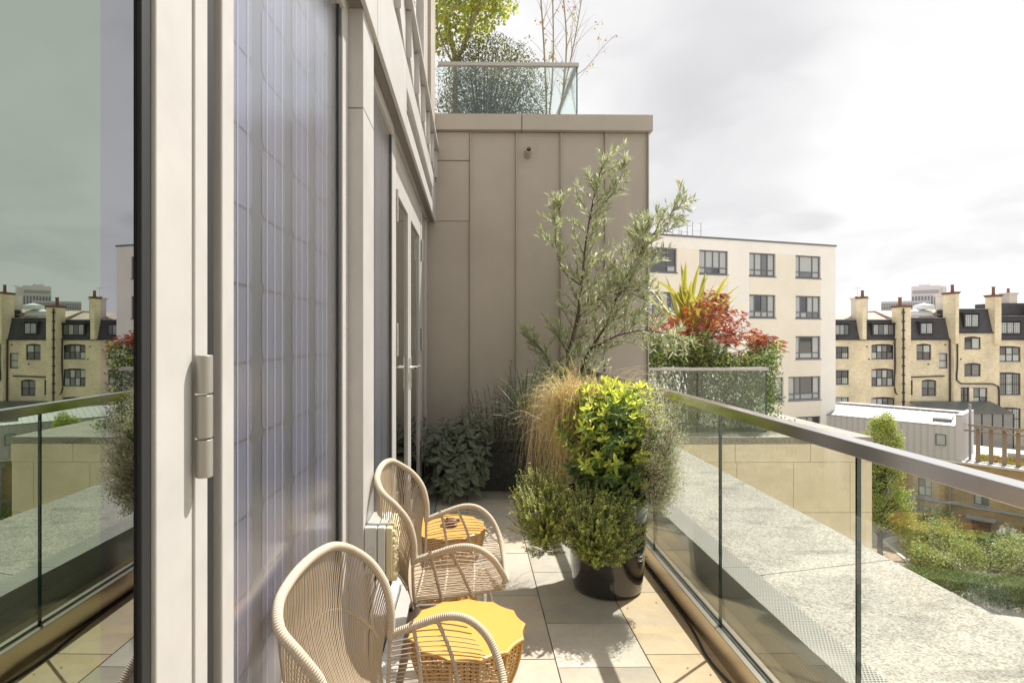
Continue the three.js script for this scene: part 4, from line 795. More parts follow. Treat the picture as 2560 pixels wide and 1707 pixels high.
// ---------------------------------------------------------------- buildings across the courtyard
function windowUnit(parent, x0, x1, y0, y1, z, cols, rows, o) {      // frame with mullions, one pane for each light
  const w = new THREE.Group(); w.name = 'window'; parent.add(w); const fr = o.frame ?? 0.06, fm = o.fm, d = 0.06, m = o.mull ?? fr * 0.8;
  const bars = [box(x0, x1, y0, y0 + fr, z - d, z), box(x0, x1, y1 - fr, y1, z - d, z), box(x0, x0 + fr, y0 + fr, y1 - fr, z - d, z), box(x1 - fr, x1, y0 + fr, y1 - fr, z - d, z)];
  const cx = cols.map(c => lerp(x0 + fr, x1 - fr, c)), cy = rows.map(c => lerp(y0 + fr, y1 - fr, c));
  for (const c of cx.slice(1, -1)) bars.push(box(c - m / 2, c + m / 2, y0 + fr, y1 - fr, z - d + 0.004, z - 0.004));
  for (const c of cy.slice(1, -1)) bars.push(box(x0 + fr, x1 - fr, c - m / 2, c + m / 2, z - d + 0.008, z - 0.008));
  if (o.lead) { for (let i = 0; i + 1 < cx.length; i++) { for (let k = 1; k < 3; k++) { const q = lerp(cx[i], cx[i + 1], k / 3); bars.push(box(q - 0.009, q + 0.009, y0 + fr, y1 - fr, z - 0.04, z - 0.03)); } } for (let k = 1; k < o.lead; k++) { const q = lerp(y0, y1, k / o.lead); bars.push(box(x0 + fr, x1 - fr, q - 0.009, q + 0.009, z - 0.041, z - 0.031)); } }
  part('frame', bars, fm, w);
  for (let i = 0; i + 1 < cx.length; i++) for (let j = 0; j + 1 < cy.length; j++) part('pane', box(cx[i], cx[i + 1], cy[j], cy[j + 1], z - 0.055, z - 0.045), o.glass(i, j), w);
  if (o.sill) part('sill', box(x0 - 0.05, x1 + 0.05, y0 - 0.07, y0 - 0.004, z - 0.05, z + (o.proud ?? 0.16)), o.sillM ?? fm, w);
  return w;
}
const even = n => Array.from({ length: n + 1 }, (_, i) => i / n);
{ // pale rendered office block
  const b = thing('white_building', 'pale rendered five-storey block with grey-framed windows across the courtyard', 'building', [13.355, 0, -37.486], 0.2894);
  const T = 8.25, B = -12, R = 14.61, L = -9; seed(2001);
  const wins = [];
  const rows = [[5.81, 7.46], [2.84, 4.49], [-0.15, 1.53], [-3.17, -1.44], [-6.1, -4.4], [-9.1, -7.4]];
  rows.forEach(([y0, y1], r) => { for (const [x0, x1] of r === 3 ? [[10.11, 13.17], [7.3, 9.67], [2.35, 4.76], [-1.85, 0.54], [-6, -3.6]] : [[10.78, 13.17], [6.59, 8.94], [2.35, 4.76], [-1.85, 0.54], [-6, -3.6]]) wins.push([x0, x1, y0, y1]); });
  part('wall', shapeWall(rectPts(L, R, B, T), wins.map(([x0, x1, y0, y1]) => rectPts(x0, x1, y0, y1)), 0.32), mRender, b);
  part('side_wall', [box(R - 0.34, R - 0.003, B, T, -12, -0.325), box(L, R - 0.35, B, T - 0.02, -12, -2.5)], mRender, b);
  part('inner_wall', box(L, R - 0.36, B, T - 0.1, -2.4, -2.3), mPlaster, b);
  part('roof_edge', [box(L, R + 0.06, T, T + 0.12, -12, 0.06)], mFrameGrey, b);
  // cream rendered panels between the windows, a few millimetres proud
  const cream = (x0, x1, y0, y1) => part('cream_panel', box(x0, x1, y0, y1, 0.002, 0.012), mRenderCream, b);
  for (let r = 0; r < 5; r++) { const y1 = rows[r][0] - 0.08, y0 = rows[r + 1][1]; for (const [x0, x1] of [[6.59, 13.17], [-1.85, 4.76]]) if (r) cream(x0, x1, y0, y1); else { cream(x0, x1, y0, y1); } }
  for (let r = 0; r < 5; r++) { const [y0, y1] = rows[r]; if (r < 3) { cream(8.95, r === 3 ? 10.1 : 10.77, y0 - 0.08, y1); cream(0.55, 2.34, y0 - 0.08, y1); } else cream(9.68, 10.1, y0 - 0.08, y1); }
  for (const [x0, x1, y0, y1] of wins) {
    const k = rnd(), cols = x1 - x0 > 2.8 ? [0, 0.2, 0.4, 0.8, 1] : k < 0.4 ? [0, 0.18, 0.72, 1] : [0, 0.22, 0.5, 0.75, 1];
    windowUnit(b, x0, x1, y0, y1, -0.10, cols, [0, 0.24, 1], { fm: mFrameGrey, frame: 0.09, mull: 0.075, sill: true, proud: 0.14, glass: (i, j) => { const q = rnd(); return q < 0.6 ? mWinPale : q < 0.85 ? mWinMid : mWinGlass; } });
  }
  const guard = (x, w, h, n) => { const g = []; for (let i = 0; i <= n; i++) g.push(bar(V(x + w * i / n, T + 0.1, -1.2), V(x + w * i / n, T + 0.1 + h, -1.2), 0.022, 5)); for (const k of [0.5, 1]) g.push(bar(V(x, T + 0.1 + h * k, -1.2), V(x + w, T + 0.1 + h * k, -1.2), 0.022, 5)); return g; };
  part('roof_guardrail', guard(1.6, 0.7, 1.1, 1), mLead, b); part('roof_guardrail', guard(2.35, 0.7, 1.15, 1).map(g => g.translate(0, 0, 0.5)), mLead, b); part('roof_guardrail', guard(-0.2, 0.8, 0.55, 1), mLead, b); part('roof_guardrail', guard(0.8, 0.7, 0.55, 1).map(g => g.translate(0, 0, 0.4)), mLead, b);
}
{ // yellow-brick mansion block with slate mansards
  const A = 0.01643, sA = Math.sin(A), cA = Math.cos(A), zc = 70, tt = 887 / 1400;
  const b = thing('mansion_block', 'yellow-brick mansion block with black mansard roofs and tall chimneys', 'building', [zc * (sA + cA * tt), 0, -zc * (cA - sA * tt)], -A);
  const X = x => x * 0.012755 - 1.5, Y = y => 9.636 - y * 0.012755; seed(2002);
  const bottom = -12, bays = [];
  const W = (x0, x1, y0, y1, c, r, arch, lead) => ({ x0: X(x0), x1: X(x1), y0: Y(y1), y1: Y(y0), c, r, arch, lead });
  const add = (x0, x1, yt, z, wins) => bays.push({ x0: X(x0), x1: X(x1), top: Y(yt), z, wins });
  const bayA = dx => add(110 + dx, 705 + dx, 668, 0, [W(120 + dx, 250 + dx, 730, 850, 2, 2, 0, 6), W(470 + dx, 690 + dx, 715, 855, 4, 2, 1, 0), W(120 + dx, 250 + dx, 960, 1105, 2, 2, 0, 6), W(470 + dx, 690 + dx, 955, 1120, 4, 2, 1, 0), W(120 + dx, 250 + dx, 1225, 1330, 2, 1, 0, 5), W(470 + dx, 700 + dx, 1235, 1390, 4, 2, 1, 0)]);
  const bayB = dx => add(705 + dx, 1200 + dx, 668, 0.6, [W(875 + dx, 1020 + dx, 712, 860, 2, 2, 1, 0), W(1095 + dx, 1180 + dx, 792, 940, 1, 2, 0, 0), W(770 + dx, 840 + dx, 1055, 1200, 1, 1, 0, 0), W(925 + dx, 1070 + dx, 1060, 1210, 2, 2, 1, 0)]);
  const bayC = dx => add(1200 + dx, 1640 + dx, 602, 1.2, [W(1300 + dx, 1460 + dx, 642, 755, 2, 1, 1, 0), W(1300 + dx, 1460 + dx, 897, 1015, 2, 1, 1, 0), W(1265 + dx, 1350 + dx, 1120, 1275, 2, 2, 0, 0), W(1385 + dx, 1525 + dx, 1125, 1310, 2, 2, 0, 0)]);
  const bayD = dx => add(1640 + dx, 2040 + dx, 668, 0.2, [W(1648 + dx, 1920 + dx, 735, 880, 4, 2, 1, 0), W(1648 + dx, 1920 + dx, 992, 1205, 4, 2, 1, 5), W(1648 + dx, 1920 + dx, 1335, 1540, 4, 2, 1, 5)]);
  bayA(0); bayB(0); bayC(0); bayD(0); bayB(1335); bayC(1335);
  bayA(-600);
  for (const q of bays) {
    const ho = q.wins.map(w => { const p = rectPts(w.x0, w.x1, w.y0, w.y1); if (w.arch) { p.splice(2, 0, [lerp(w.x0, w.x1, 0.25), w.y1 + 0.11], [lerp(w.x0, w.x1, 0.5), w.y1 + 0.15], [lerp(w.x0, w.x1, 0.75), w.y1 + 0.11]); } return p; });
    const g = shapeWall(rectPts(q.x0 + 0.002, q.x1 - 0.002, bottom, q.top), ho, 0.35); g.translate(0, 0, q.z); part('wall', g, mStock, b);
    part('wall_core', box(q.x0 + 0.01, q.x1 - 0.01, bottom, q.top - 0.05, -6, q.z - 0.9), mPlaster, b);
    for (const sx of [q.x0, q.x1]) part('return_wall', box(sx - 0.0 + (sx === q.x0 ? 0.004 : -0.30), sx + (sx === q.x0 ? 0.30 : -0.004), bottom, q.top - 0.004, -1.5, q.z - 0.352), mStock, b);
    for (const w of q.wins) {
      const k = rnd(); windowUnit(b, w.x0, w.x1, w.y0, w.y1, q.z - 0.12, even(w.c), even(w.r), { fm: mFrameDark, frame: 0.11, mull: 0.1, sill: true, proud: 0.2, sillM: mStone, lead: w.lead, glass: () => { const s = rnd(); return s < 0.35 ? mWinPale : s < 0.7 ? mWinMid : mWinGlass; } });
      if (w.arch) { const s = new THREE.Shape([[w.x0, w.y1], [lerp(w.x0, w.x1, 0.25), w.y1 + 0.11], [lerp(w.x0, w.x1, 0.5), w.y1 + 0.15], [lerp(w.x0, w.x1, 0.75), w.y1 + 0.11], [w.x1, w.y1]].map(p => new THREE.Vector2(...p))); const ag = new THREE.ExtrudeGeometry(s, { depth: 0.06, bevelEnabled: false }); ag.translate(0, 0, q.z - 0.18); part('arch_head', ag, mFrameDark, b); }
      else part('lintel', box(w.x0 - 0.12, w.x1 + 0.12, w.y1 + 0.004, w.y1 + 0.14, q.z + 0.002, q.z + 0.10), mStone, b);
    }
  }
  // mansard slopes with dormers
  const mans = (x0, x1, yt, yb, z, dorm) => {
    const a = X(x0), c = X(x1), t = Y(yt), q = Y(yb), s = new THREE.Shape([[0.22, q], [0.22, q + 0.12], [0.0, q + 0.2], [-0.62, t - 0.1], [-0.62, t], [-3, t], [-3, q]].map(p => new THREE.Vector2(...p)));
    const g = new THREE.ExtrudeGeometry(s, { depth: c - a, bevelEnabled: false }); g.rotateY(-Math.PI / 2); g.scale(1, 1, 1); g.translate(c, 0, z);
    // profile x becomes depth towards the viewer
    const p = g.attributes.position; for (let i = 0; i < p.count; i++) p.setZ(i, z + (p.getZ(i) - z)); g.computeVertexNormals();
    const r = part('mansard_roof', muv(g), mSlate, b);
    part('parapet_capping', box(a, c, t, t + 0.06, z - 1.2, z - 0.52), mLead, r);
    for (const [d0, d1, e0, e1, n] of dorm) {
      const xa = X(d0), xb = X(d1), ya = Y(e1), yb2 = Y(e0); part('dormer', [box(xa - 0.14, xa - 0.004, ya - 0.12, yb2 + 0.1, z - 1.2, z + 0.04), box(xb + 0.004, xb + 0.14, ya - 0.12, yb2 + 0.1, z - 1.2, z + 0.04), box(xa - 0.28, xb + 0.28, yb2 + 0.102, yb2 + 0.2, z - 1.2, z + 0.16), box(xa - 0.004, xb + 0.004, ya - 0.12, ya - 0.004, z - 1.2, z + 0.08)], mFrameDark, r);
      windowUnit(b, xa, xb, ya, yb2, z, even(n), [0, 1], { fm: mFrameDark, frame: 0.07, mull: 0.08, lead: 4, glass: () => (rnd() < 0.6 ? mWinPale : mWinMid) });
    }
  };
  mans(110, 705, 468, 668, 0, [[115, 250, 515, 615, 3], [488, 690, 512, 615, 4]]); mans(800, 1196, 452, 668, 0.6, [[918, 1035, 500, 605, 2]]); mans(1226, 1572, 366, 602, 1.2, [[1308, 1440, 417, 538, 2]]); mans(1640, 2040, 432, 668, 0.2, [[1655, 1920, 490, 602, 4]]);
  mans(2135, 2531, 452, 668, 0.6, [[2253, 2370, 500, 605, 2]]); mans(2561, 2907, 366, 602, 1.2, [[2643, 2775, 417, 538, 2]]); mans(-490, 105, 468, 668, 0, []);
  const roofSlab = (x0, x1, y0, y1) => { const a = X(x0), c = X(x1), s = new THREE.Shape([[-0.9, Y(y1)], [-3.6, Y(y0)], [-6, Y(y0)], [-6, Y(y1)]].map(p => new THREE.Vector2(...p))), g = new THREE.ExtrudeGeometry(s, { depth: c - a, bevelEnabled: false }); g.rotateY(-Math.PI / 2); g.translate(c, 0, 0); g.computeVertexNormals(); part('tiled_roof', muv(g), mTileRoof, b); };
  roofSlab(-490, 705, 384, 470); roofSlab(705, 1200, 366, 440); roofSlab(1200, 1760, 350, 420); roofSlab(1760, 2900, 370, 440);
  // chimneys: stacks with terracotta caps and pots
  const stack = (x0, x1, yt, yb, z0, z1, pots, m = mStock) => {
    const g = new THREE.Group(); g.name = 'chimney'; b.add(g); part('stack', box(X(x0), X(x1), Y(yb), Y(yt), z0, z1), m, g); part('cap', [box(X(x0) - 0.07, X(x1) + 0.07, Y(yt), Y(yt) + 0.16, z0 - 0.07, z1 + 0.07), box(X(x0) - 0.14, X(x1) + 0.14, Y(yt) + 0.16, Y(yt) + 0.26, z0 - 0.14, z1 + 0.14)], m === mStock ? mTerracotta : m, g);
    for (const [p0, p1, top] of pots) { const r = (X(p1) - X(p0)) / 2, l = new THREE.LatheGeometry([[r * 1.02, 0], [r * 1.02, 0.12], [r * 0.88, 0.16], [r * 0.82, Y(top) - Y(yt) - 0.35], [r, Y(top) - Y(yt) - 0.31], [r, Y(top) - Y(yt) - 0.24], [r * 0.7, Y(top) - Y(yt) - 0.26]].map(v => new THREE.Vector2(...v)), 14); l.translate((X(p0) + X(p1)) / 2, Y(yt) + 0.26, (z0 + z1) / 2 + 0.1); part('pot', l, mTerracotta, g); }
  };
  stack(353, 392, 262, 660, -0.6, 0.55, [[362, 392, 182]]); stack(392, 500, 262, 470, -2.4, -1.2, [[400, 420, 235]], mStone); stack(702, 800, 350, 1400, -0.6, 0.95, [[716, 748, 252]]); stack(1196, 1228, 222, 700, -0.4, 1.5, [[1206, 1236, 130]]); stack(1250, 1300, 232, 420, -2.4, -1.0, [], mStone); stack(1572, 1636, 250, 700, 0.2, 1.5, [[1584, 1612, 152]]); stack(1910, 1990, 215, 430, -2.4, -1.2, [[1925, 1950, 150]], mStone); stack(2040, 2132, 350, 1400, -0.6, 0.9, [[2056, 2088, 252]]); stack(2531, 2560, 222, 700, -0.4, 1.5, [[2538, 2560, 130]]);
  part('stair_housing', box(X(1762), X(2300), Y(420), Y(300), -4, -1.0), mSlate, b);
  for (const [x0, x1, y0, y1] of [[942, 1170, 345, 412], [1048, 1195, 290, 338]]) { const g = new THREE.ConeGeometry((X(x1) - X(x0)) / 1.45, Y(y0) - Y((y0 + y1) / 2), 4, 1); g.rotateY(Math.PI / 4); g.scale(1, 1, 0.6); g.translate((X(x0) + X(x1)) / 2, Y(y0 + (y1 - y0) * 0.28), -2.2); part('roof_lantern', [g.toNonIndexed(), box(X(x0) + 0.1, X(x1) - 0.1, Y(y1 + 20), Y((y0 + y1) / 2) - 0.05, -3, -1.5)], M(0.72, 0.74, 0.74, { roughness: 0.2 }), b); }
  const pipe = pts => part('drain_pipe', tube(pts.map(([x, y, z]) => V(X(x), Y(y), z)), 0.085, 0.085, 6, pts.length * 3), mFrameDark, b);
  pipe([[722, 360, 1.07], [722, 900, 1.07], [726, 1600, 1.07]]); pipe([[690, 672, 0.12], [694, 900, 0.12], [697, 1180, 0.12], [716, 1210, 0.75], [718, 1500, 0.8]]); pipe([[1188, 670, 0.75], [1190, 900, 0.75], [1192, 1300, 0.75]]); pipe([[1226, 620, 1.32], [1226, 900, 1.32], [1228, 1075, 1.32], [1300, 1085, 1.32], [1610, 1098, 1.32], [1622, 1120, 1.32], [1624, 1540, 1.32]]); pipe([[735, 1030, 0.75], [930, 1022, 0.75], [1135, 1015, 0.75]]);
  for (let k = 0; k < 11; k++) part('pipe_bracket', box(X(711), X(733), Y(400 + k * 86) - 0.09, Y(400 + k * 86) + 0.09, 0.96, 1.17), mFrameDark, b);
  for (const [x, y, z] of [[425, 730, 0.004], [1155, 710, 0.604], [445, 854, 0.004], [1265, 850, 1.204], [990, 900, 0.604]]) part('air_vent', box(X(x) - 0.1, X(x) + 0.1, Y(y) - 0.08, Y(y) + 0.08, z, z + 0.03), mFrameDark, b);
  for (const [x, y, h, z] of [[430, 262, 1.6, -1.8], [1270, 232, 1.5, -1.7], [760, 350, 1.4, 0.1]]) part('aerial', [bar(V(X(x), Y(y), z), V(X(x), Y(y) + h, z), 0.02, 4), bar(V(X(x) - 0.5, Y(y) + h - 0.1, z), V(X(x) + 0.5, Y(y) + h - 0.1, z), 0.014, 4), ...[-0.4, -0.2, 0, 0.2, 0.4].map(k => bar(V(X(x) + k, Y(y) + h - 0.1, z - 0.22), V(X(x) + k, Y(y) + h - 0.1, z + 0.22), 0.01, 4))], mLead, b);
  const lean = box(X(770), X(1545), -0.05, 0.05, -1.7, 1.7); lean.rotateX(0.32); lean.translate(0, Y(1300), 2.8); part('lean_to_roof', lean, M(0.12, 0.125, 0.12, { roughness: 0.4 }), b);
  for (let k = 0; k <= 8; k++) part('lean_to_post', box(lerp(X(770), X(1545), k / 8) - 0.06, lerp(X(770), X(1545), k / 8) + 0.06, bottom, Y(1340), 4.2, 4.3), mFrameDark, b);
  part('lean_to_glass', box(X(772), X(1543), bottom, Y(1345), 4.22, 4.26), mWinMid, b);
}
{ // grey zinc-topped brick building
  const b = thing('brick_building', 'low brown-brick building with grey zinc upper storey and skylight', 'building', [29.636, 0, -37.518], -0.8739); seed(2003);
  const ops = [[0.52, 1.27, -9.13, -7.95], [3.38, 4.10, -9.12, -7.31], [6.0, 6.75, -9.1, -7.6], [-1.6, -0.9, -9.1, -7.9], [3.26, 4.18, -12, -10.04], [0.3, 1.2, -11.6, -10.1], [5.6, 6.5, -11.6, -10.0], [8.2, 9.0, -9.1, -7.6]];
  part('wall', shapeWall(rectPts(-5.4, 11, -12.2, -6.66), ops.map(o => rectPts(o[0], o[1], Math.max(o[2], -12.1), o[3])), 0.3), mBrick, b);
  part('wall_core', box(-5.3, 10.9, -12, -6.8, -7.5, -0.9), mPlaster, b);
  part('coping', box(-5.45, 11.05, -6.655, -6.52, -7.8, 0.09), mStone, b);
  for (const o of ops) if (o[2] > -11.9) windowUnit(b, o[0], o[1], o[2], o[3], -0.1, even(2), [0, 0.5, 1], { fm: mFrameGrey, frame: 0.05, mull: 0.04, sill: true, proud: 0.18, sillM: mLead, glass: () => (rnd() < 0.5 ? mWinPale : mWinMid) });
  part('door', rbox(3.28, 4.16, -12, -10.06, -0.16, -0.1, 0.01), M(0.22, 0.11, 0.045, { roughness: 0.6 }), b);
  part('door_canopy', box(3.05, 4.45, -9.95, -9.84, 0.004, 0.7), mLead, b);
  part('ledge', box(-5.4, 11, -9.36, -9.22, 0.004, 0.13), mLead, b);
  part('ledge', box(0.35, 1.45, -10.0, -9.9, 0.004, 0.5), mLead, b);
  part('rainwater_hopper', rbox(2.0, 2.42, -7.0, -6.72, 0.01, 0.22, 0.01), mLead, b); part('downpipe', bar(V(2.2, -7.0, 0.1), V(2.2, -12, 0.1), 0.05, 8), mLead, b);
  const mZ = M(0.50, 0.475, 0.455, { roughness: 0.5, metalness: 0.1 }), mZl = M(0.31, 0.295, 0.285, { roughness: 0.5 });
  const at = new THREE.Group(); at.name = 'zinc_storey'; b.add(at);
  const xs = []; for (let x = -5.1; x < 2.45; x += 0.361) xs.push(x); xs.push(2.47);
  part('core', box(-5.15, 2.46, -6.515, -4.42, -4.2, -0.13), mZ, at);
  for (let i = 0; i + 1 < xs.length; i++) { part('zinc_sheet', box(xs[i] + 0.004, xs[i + 1] - 0.004, -6.51, -4.32, -0.128, -0.10), mZ, at); part('standing_seam', box(xs[i + 1] - 0.014, xs[i + 1] + 0.014, -6.51, -4.33, -0.10, -0.045), mZ, at); }
  const rs = box(-5.2, 2.47, -0.03, 0.03, -0.95, 0.95); rs.rotateX(0.36); rs.translate(0, -4.0, -0.95); part('roof', rs, mZl, at);
  for (const x of xs) { const q = box(x - 0.014, x + 0.014, 0.03, 0.065, -0.95, 0.95); q.rotateX(0.36); q.translate(0, -4.0, -0.95); part('roof_seam', q, mZl, at); }
  part('ridge_rail', [bar(V(-5.1, -3.58, -1.85), V(2.4, -3.58, -1.85), 0.06, 8), box(-5.2, 2.47, -4.4, -3.68, -4.2, -1.84)], mZl, at);
  part('end_fin', rbox(2.47, 2.80, -6.51, -3.62, -4.2, -0.06, 0.02), mZ, at); part('fin_cap', rbox(2.45, 2.82, -3.618, -3.56, -4.2, -0.03, 0.01), mZl, at);
  const sk = rbox(1.2, 2.2, -0.05, 0.12, -0.35, 0.35, 0.02); sk.rotateX(0.36); sk.translate(0, -3.93, -0.9); part('skylight', sk, mLead, at); const sg = box(1.3, 2.1, 0.122, 0.14, -0.26, 0.26); sg.rotateX(0.36); sg.translate(0, -3.93, -0.9); part('skylight_glass', sg, mWinPale, at);
  windowUnit(at, 1.45, 1.99, -5.66, -4.92, -0.03, [0, 1], [0, 1], { fm: mFrameGrey, frame: 0.05, glass: () => mWinPale });
  part('flat_roof', box(2.82, 11, -6.515, -6.49, -7.5, -0.3), mLead, b);
  part('plant_box', rbox(4.6, 8.0, -6.48, -6.1, -4.5, -3.2, 0.02), M(0.55, 0.56, 0.56, { roughness: 0.5 }), b);
  part('flue', bar(V(3.05, -6.5, -1.0), V(3.05, -2.9, -1.0), 0.07, 10), mLead, b);
}
{ // pergola and sedum on the flat roof
  const p = thing('roof_pergola', 'row of timber pergola frames on the flat roof', 'pergola', [29.636, 0, -37.518], -0.8739), mT = M(0.25, 0.185, 0.12, { roughness: 0.85 });
  for (let k = 0; k < 8; k++) {
    const x = 3.5 + k * 0.62; part('post', box(x - 0.1, x + 0.1, -6.48, -4.42, -0.66, -0.46), mT, p);
    const q = box(-0.085, 0.085, -0.09, 0.09, -0.8, 0.8); q.rotateX(-0.12); q.translate(x, -4.33, -0.9); part('rafter', q, mT, p);
  }
  part('beam', box(2.85, 8.2, -4.60, -4.50, -0.445, -0.39), mT, p); part('beam', box(2.85, 8.2, -4.40, -4.30, -1.75, -1.68), mT, p);
  const s = thing('sedum_roof', 'yellow-green sedum planting under the pergola', 'ground cover', [29.636, 0, -37.518], -0.8739, null, 'stuff'), f = new Foliage(); seed(2004);
  for (let i = 0; i < 5200; i++) { const x = rr(3.3, 9), z = rr(-3.0, -0.75), c = noise2(x * 2.2, z * 2.2, 1e9, 4) > 0.42 ? [0.34, 0.33, 0.04] : [0.30, 0.14, 0.07]; f.add(V(x, -6.47 + rr(0, 0.08), z), sphereDir().add(V(0, 0.8, 0)), sphereDir(), rr(0.07, 0.13), 0.08, tone(c, 0.3)); }
  f.build('foliage', s, mLeafDull);
}
{ // distant tower and slab, both turned towards the terrace
  const slab = (g, x0, x1, y1, cols, m, top, mB) => {
    part('shell', box(x0, x1, -12, y1, -22, 0), m, g);
    for (let i = 0; i < cols; i++) { const w = (x1 - x0) / cols; part('window_strip', box(x0 + w * (i + 0.24), x0 + w * (i + 0.76), -10, y1 - top, 0.02, 0.25), mB, g); }
  };
  const mT = M(0.62, 0.58, 0.575, { roughness: 0.85 }), mB = M(0.20, 0.20, 0.215, { roughness: 0.3 });
  const o = thing('tower_block', 'distant grey tower block above the mansion roofs', 'tower', [240.8, 0, -296.1], -0.683);
  slab(o, -4.1, 7.9, 29.3, 9, mT, 5.6, mB); part('crown_panel', box(-3.6, 7.4, 25.4, 26.9, 0.02, 0.3), M(0.34, 0.32, 0.32), o);
  part('shell', box(7.92, 10.6, -12, 28.6, -22, -2.5), mT, o); part('floor_band', box(-4.2, 8.0, 24.1, 24.9, 0.26, 0.4), mT, o);
  part('roof_plant', [box(-1, 4, 29.3, 30.3, -14, -3), bar(V(0, 30, -5), V(0, 32, -5), 0.14, 5), bar(V(3, 30, -6), V(3, 31.6, -6), 0.12, 5)], mT, o);
  const o2 = thing('slab_block', 'distant low grey office slab beside the tower block', 'building', [226, 0, -286], -0.668);
  slab(o2, -11.5, 8.9, 20.6, 20, M(0.46, 0.45, 0.455), 1.2, mB);
  for (let k = 0; k < 4; k++) part('floor_band', box(-11.6, 9.0, 18.0 - k * 2.2, 18.5 - k * 2.2, 0.26, 0.5), M(0.42, 0.41, 0.415), o2);
}
// ---------------------------------------------------------------- the garden below
function crown(t, C, R, n, sz, c1, c2, lump = 0.3, name = 'crown', sp = 0.5) {
  const f = new Foliage(), cl = []; for (let i = 0; i < 26; i++) { const d = sphereDir(); cl.push([d, rr(0.75, 1.12)]); }
  for (let i = 0; i < n; i++) {
    const q = cl[i % 26], d = q[0].clone().add(jit(0.48)).normalize(), r = Math.pow(rnd(), 0.4) * q[1] * (1 + lump * (rnd() - 0.5)), o = V(C[0] + d.x * R[0] * r, C[1] + d.y * R[1] * r, C[2] + d.z * R[2] * r);
    if (o.y < -11.98) continue; f.add(o, d.clone().add(jit(0.9)), UP.clone().add(jit(0.9)), sz * rr(0.7, 1.3), sz * 0.55, tone(rnd() < sp ? c1 : c2, 0.3));
  }
  f.build(name, t);
}
{
  seed(3001);
  const t = thing('acer_tree', 'yellow-green pointed tree beside the zinc-topped building', 'tree', [24.8, -12, -33.6]);
  const wood = [bar(V(0, 0, 0), V(0, 5, 0), 0.16, 9, 0.07)], f = new Foliage();
  for (let i = 0; i < 330; i++) {
    const h = Math.pow(rnd(), 0.85) * 7.0 + 1.6, rad = 2.35 * Math.pow(Math.max(0.02, 1 - h / 9.1), 0.62) * Math.min(1, 0.55 + h * 0.12), a = rr(0, 6.283), q = Math.sqrt(rr(0.25, 1)), o = V(Math.cos(a) * rad * q + 0.2 * Math.sin(h), h, Math.sin(a) * rad * q);
    if (h < 8 && i % 2) wood.push(tube([V(0, h * 0.6, 0), V(o.x * 0.5, h * 0.85, o.z * 0.5), o], 0.045, 0.012, 4, 4));
    for (let k = 0; k < 46; k++) { const d = sphereDir(); f.add(o.clone().add(d.clone().multiplyScalar(rr(0.08, 0.36))), d.add(V(0, -0.2, 0)).add(jit(0.5)), UP.clone().add(jit(0.8)), rr(0.08, 0.15), rr(0.06, 0.09), tone(rnd() < 0.5 ? [0.44, 0.47, 0.05] : [0.24, 0.32, 0.045], 0.25)); }
  }
  part('trunk', wood, mBark, t); f.build('crown', t);
  const shrub = (label, C, R, n, sz, c1, c2, group) => { const s = thing('garden_shrub', label, 'shrub', [C[0], -12, C[2]], 0, group); part('stem', [bar(V(0, 0, 0), V(0.1, C[1] + 12, 0), 0.08, 6, 0.04), bar(V(0.1, 0, 0.1), V(-0.4, C[1] + 12.2, 0.2), 0.06, 6, 0.03)], mBark, s); crown(s, [0, C[1] + 12, 0], R, n, sz, c1, c2, 0.35); };
  shrub('rounded green shrub in front of the brick wall ledge', [28.9, -10.35, -34.4], [1.25, 1.3, 1.2], 6500, 0.12, [0.30, 0.36, 0.08], [0.16, 0.22, 0.05]);
  shrub('pale yellow-green acer shrub beside the gravel bed', [26.9, -10.5, -32.3], [1.5, 1.3, 1.4], 7500, 0.12, [0.42, 0.44, 0.11], [0.22, 0.29, 0.07]);
  shrub('spreading yellow-green acer shrub behind the clipped front hedge', [26.4, -10.75, -30.6], [2.0, 1.2, 1.4], 9000, 0.12, [0.44, 0.45, 0.11], [0.20, 0.27, 0.06]);
  shrub('airy acer shrub at the far end of the clipped front hedge', [29.6, -10.5, -29.4], [1.7, 1.4, 1.5], 8000, 0.12, [0.42, 0.42, 0.12], [0.19, 0.26, 0.06]);
  const silver = (label, C, R) => shrub(label, C, R, 1800, 0.12, [0.60, 0.60, 0.48], [0.48, 0.5, 0.36], 'silvery bushes');
  silver('silvery bush rising at the brick wall', [31.0, -10.3, -31.8], [0.55, 0.8, 0.55]); silver('lower silvery bush before the taller silvery one', [30.9, -10.75, -31.0], [0.55, 0.6, 0.5]);
  const hedge = (label, p0, p1, w, h, n, c1, c2) => {
    const s = thing('clipped_hedge', label, 'hedge', [p0[0], -12, p0[1]]), f2 = new Foliage(), dx = p1[0] - p0[0], dz = p1[1] - p0[1], L = Math.hypot(dx, dz), nx = -dz / L, nz = dx / L;
    for (let i = 0; i < n; i++) { const u = rnd(), v = rr(-1, 1), y = Math.pow(rnd(), 0.5), e = rnd(); const yy = e < 0.4 ? 1 : y, vv = e < 0.4 || e > 0.8 ? v : Math.sign(v) * (1 - 0.08 * rnd()); f2.add(V(dx * u + nx * vv * w / 2 + rr(-0.06, 0.06), h * yy * (1 + 0.06 * (noise2(u * 18, v, 1e9, 4) - 0.5)) - 0.06 * rnd(), dz * u + nz * vv * w / 2), sphereDir().add(V(0, e < 0.5 ? 0.7 : 0, 0)), sphereDir(), rr(0.07, 0.12), 0.055, tone(rnd() < 0.4 ? c1 : c2, 0.3)); }
    const br = []; for (let i = 0; i < 90; i++) { const u = rnd(), v = rr(-0.4, 0.4); br.push(bar(V(dx * u + nx * v * w, 0, dz * u + nz * v * w), V(dx * u + nx * v * w + rr(-0.3, 0.3), h * 0.95, dz * u + nz * v * w + rr(-0.2, 0.2)), 0.025, 4, 0.01)); } part('branches', br, mBark, s); f2.build('foliage', s);
  };
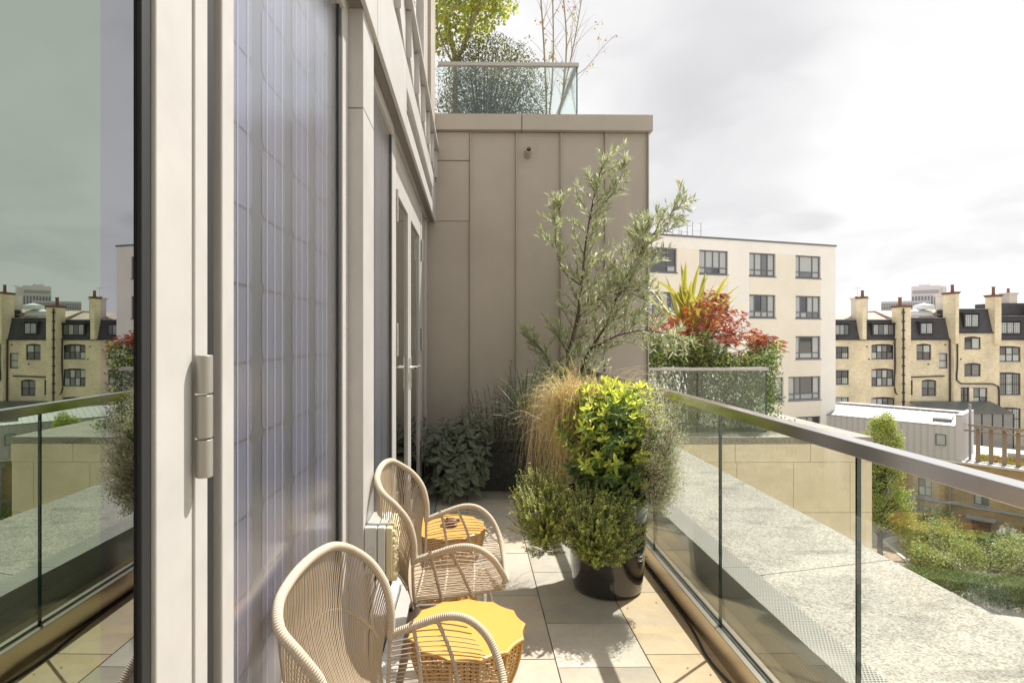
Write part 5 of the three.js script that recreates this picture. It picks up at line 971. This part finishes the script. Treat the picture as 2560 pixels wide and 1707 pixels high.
  hedge('tall clipped hedge running beside the brick wall', [28.4, -33.0], [34.5, -29.4], 1.4, 1.9, 20000, [0.32, 0.36, 0.09], [0.19, 0.25, 0.06]);
  hedge('dark clipped hedge nearest the stone parapet', [22.4, -29.1], [31.0, -26.4], 1.5, 1.2, 26000, [0.22, 0.29, 0.06], [0.09, 0.14, 0.035]);
  const gc = thing('ground_cover', 'mixed low green planting between the hedges', 'ground cover', [0, 0, 0], 0, null, 'stuff'), f3 = new Foliage();
  for (let i = 0; i < 14000; i++) { const u = rnd(), v = rnd(), x = 24 + u * 9 + v * 1.5, z = -31.5 + u * 3 + v * 3.0; f3.add(V(x, -12 + rr(0, 0.5) * noise2(x * 1.3, z * 1.3, 1e9, 12), z), sphereDir().add(V(0, 0.8, 0)), sphereDir(), rr(0.08, 0.15), 0.07, tone(rnd() < 0.4 ? [0.30, 0.38, 0.11] : [0.12, 0.18, 0.05], 0.3)); }
  f3.build('foliage', gc);
  const bed = part('gravel_bed', muv((() => { const s = new THREE.Shape([[23.4, 36.2], [26.6, 35.2], [25.9, 32.9], [22.6, 33.6]].map(p => new THREE.Vector2(...p))); const g = new THREE.ExtrudeGeometry(s, { depth: 0.06, bevelEnabled: false }); g.rotateX(-Math.PI / 2); g.translate(0, -11.99, 0); return g; })()), M(1, 1, 1, { map: mottle(256, 1.2, [0.27, 0.19, 0.12], 0.9, 16, 411), roughness: 1 }), scene); tag(bed, 'brown gravel bed next to the garden shrubs', 'gravel', null, 'structure');
  const kb = part('stone_kerb', (() => { const g = box(-2.6, 2.6, 0, 0.14, -0.09, 0.09); g.rotateY(1.28); g.translate(26.15, -12, -33.6); return g; })(), mStone, scene); tag(kb, 'pale stone kerb edging the gravel bed', 'kerb');
  const pv = part('courtyard_path', (() => { const g = box(-8, 8, 0, 0.02, -1.5, 1.5); g.rotateY(0.30); g.translate(26.5, -12, -37.4); return g; })(), M(1, 1, 1, { map: mottle(256, 2, [0.42, 0.385, 0.34], 0.25, 5, 421), roughness: 0.95 }), scene); tag(pv, 'light paved path along the foot of the brick building', 'path', null, 'structure');
  const lw = part('low_wall', (() => { const g = box(0, 13, 0, 0.45, -0.25, 0.25); g.rotateY(0.26); g.translate(21.5, -12, -27.1); return g; })(), mStone, scene); tag(lw, 'pale low stone wall in front of the dark hedge', 'wall');
}
shade(scene);
renderer.render(scene, camera);
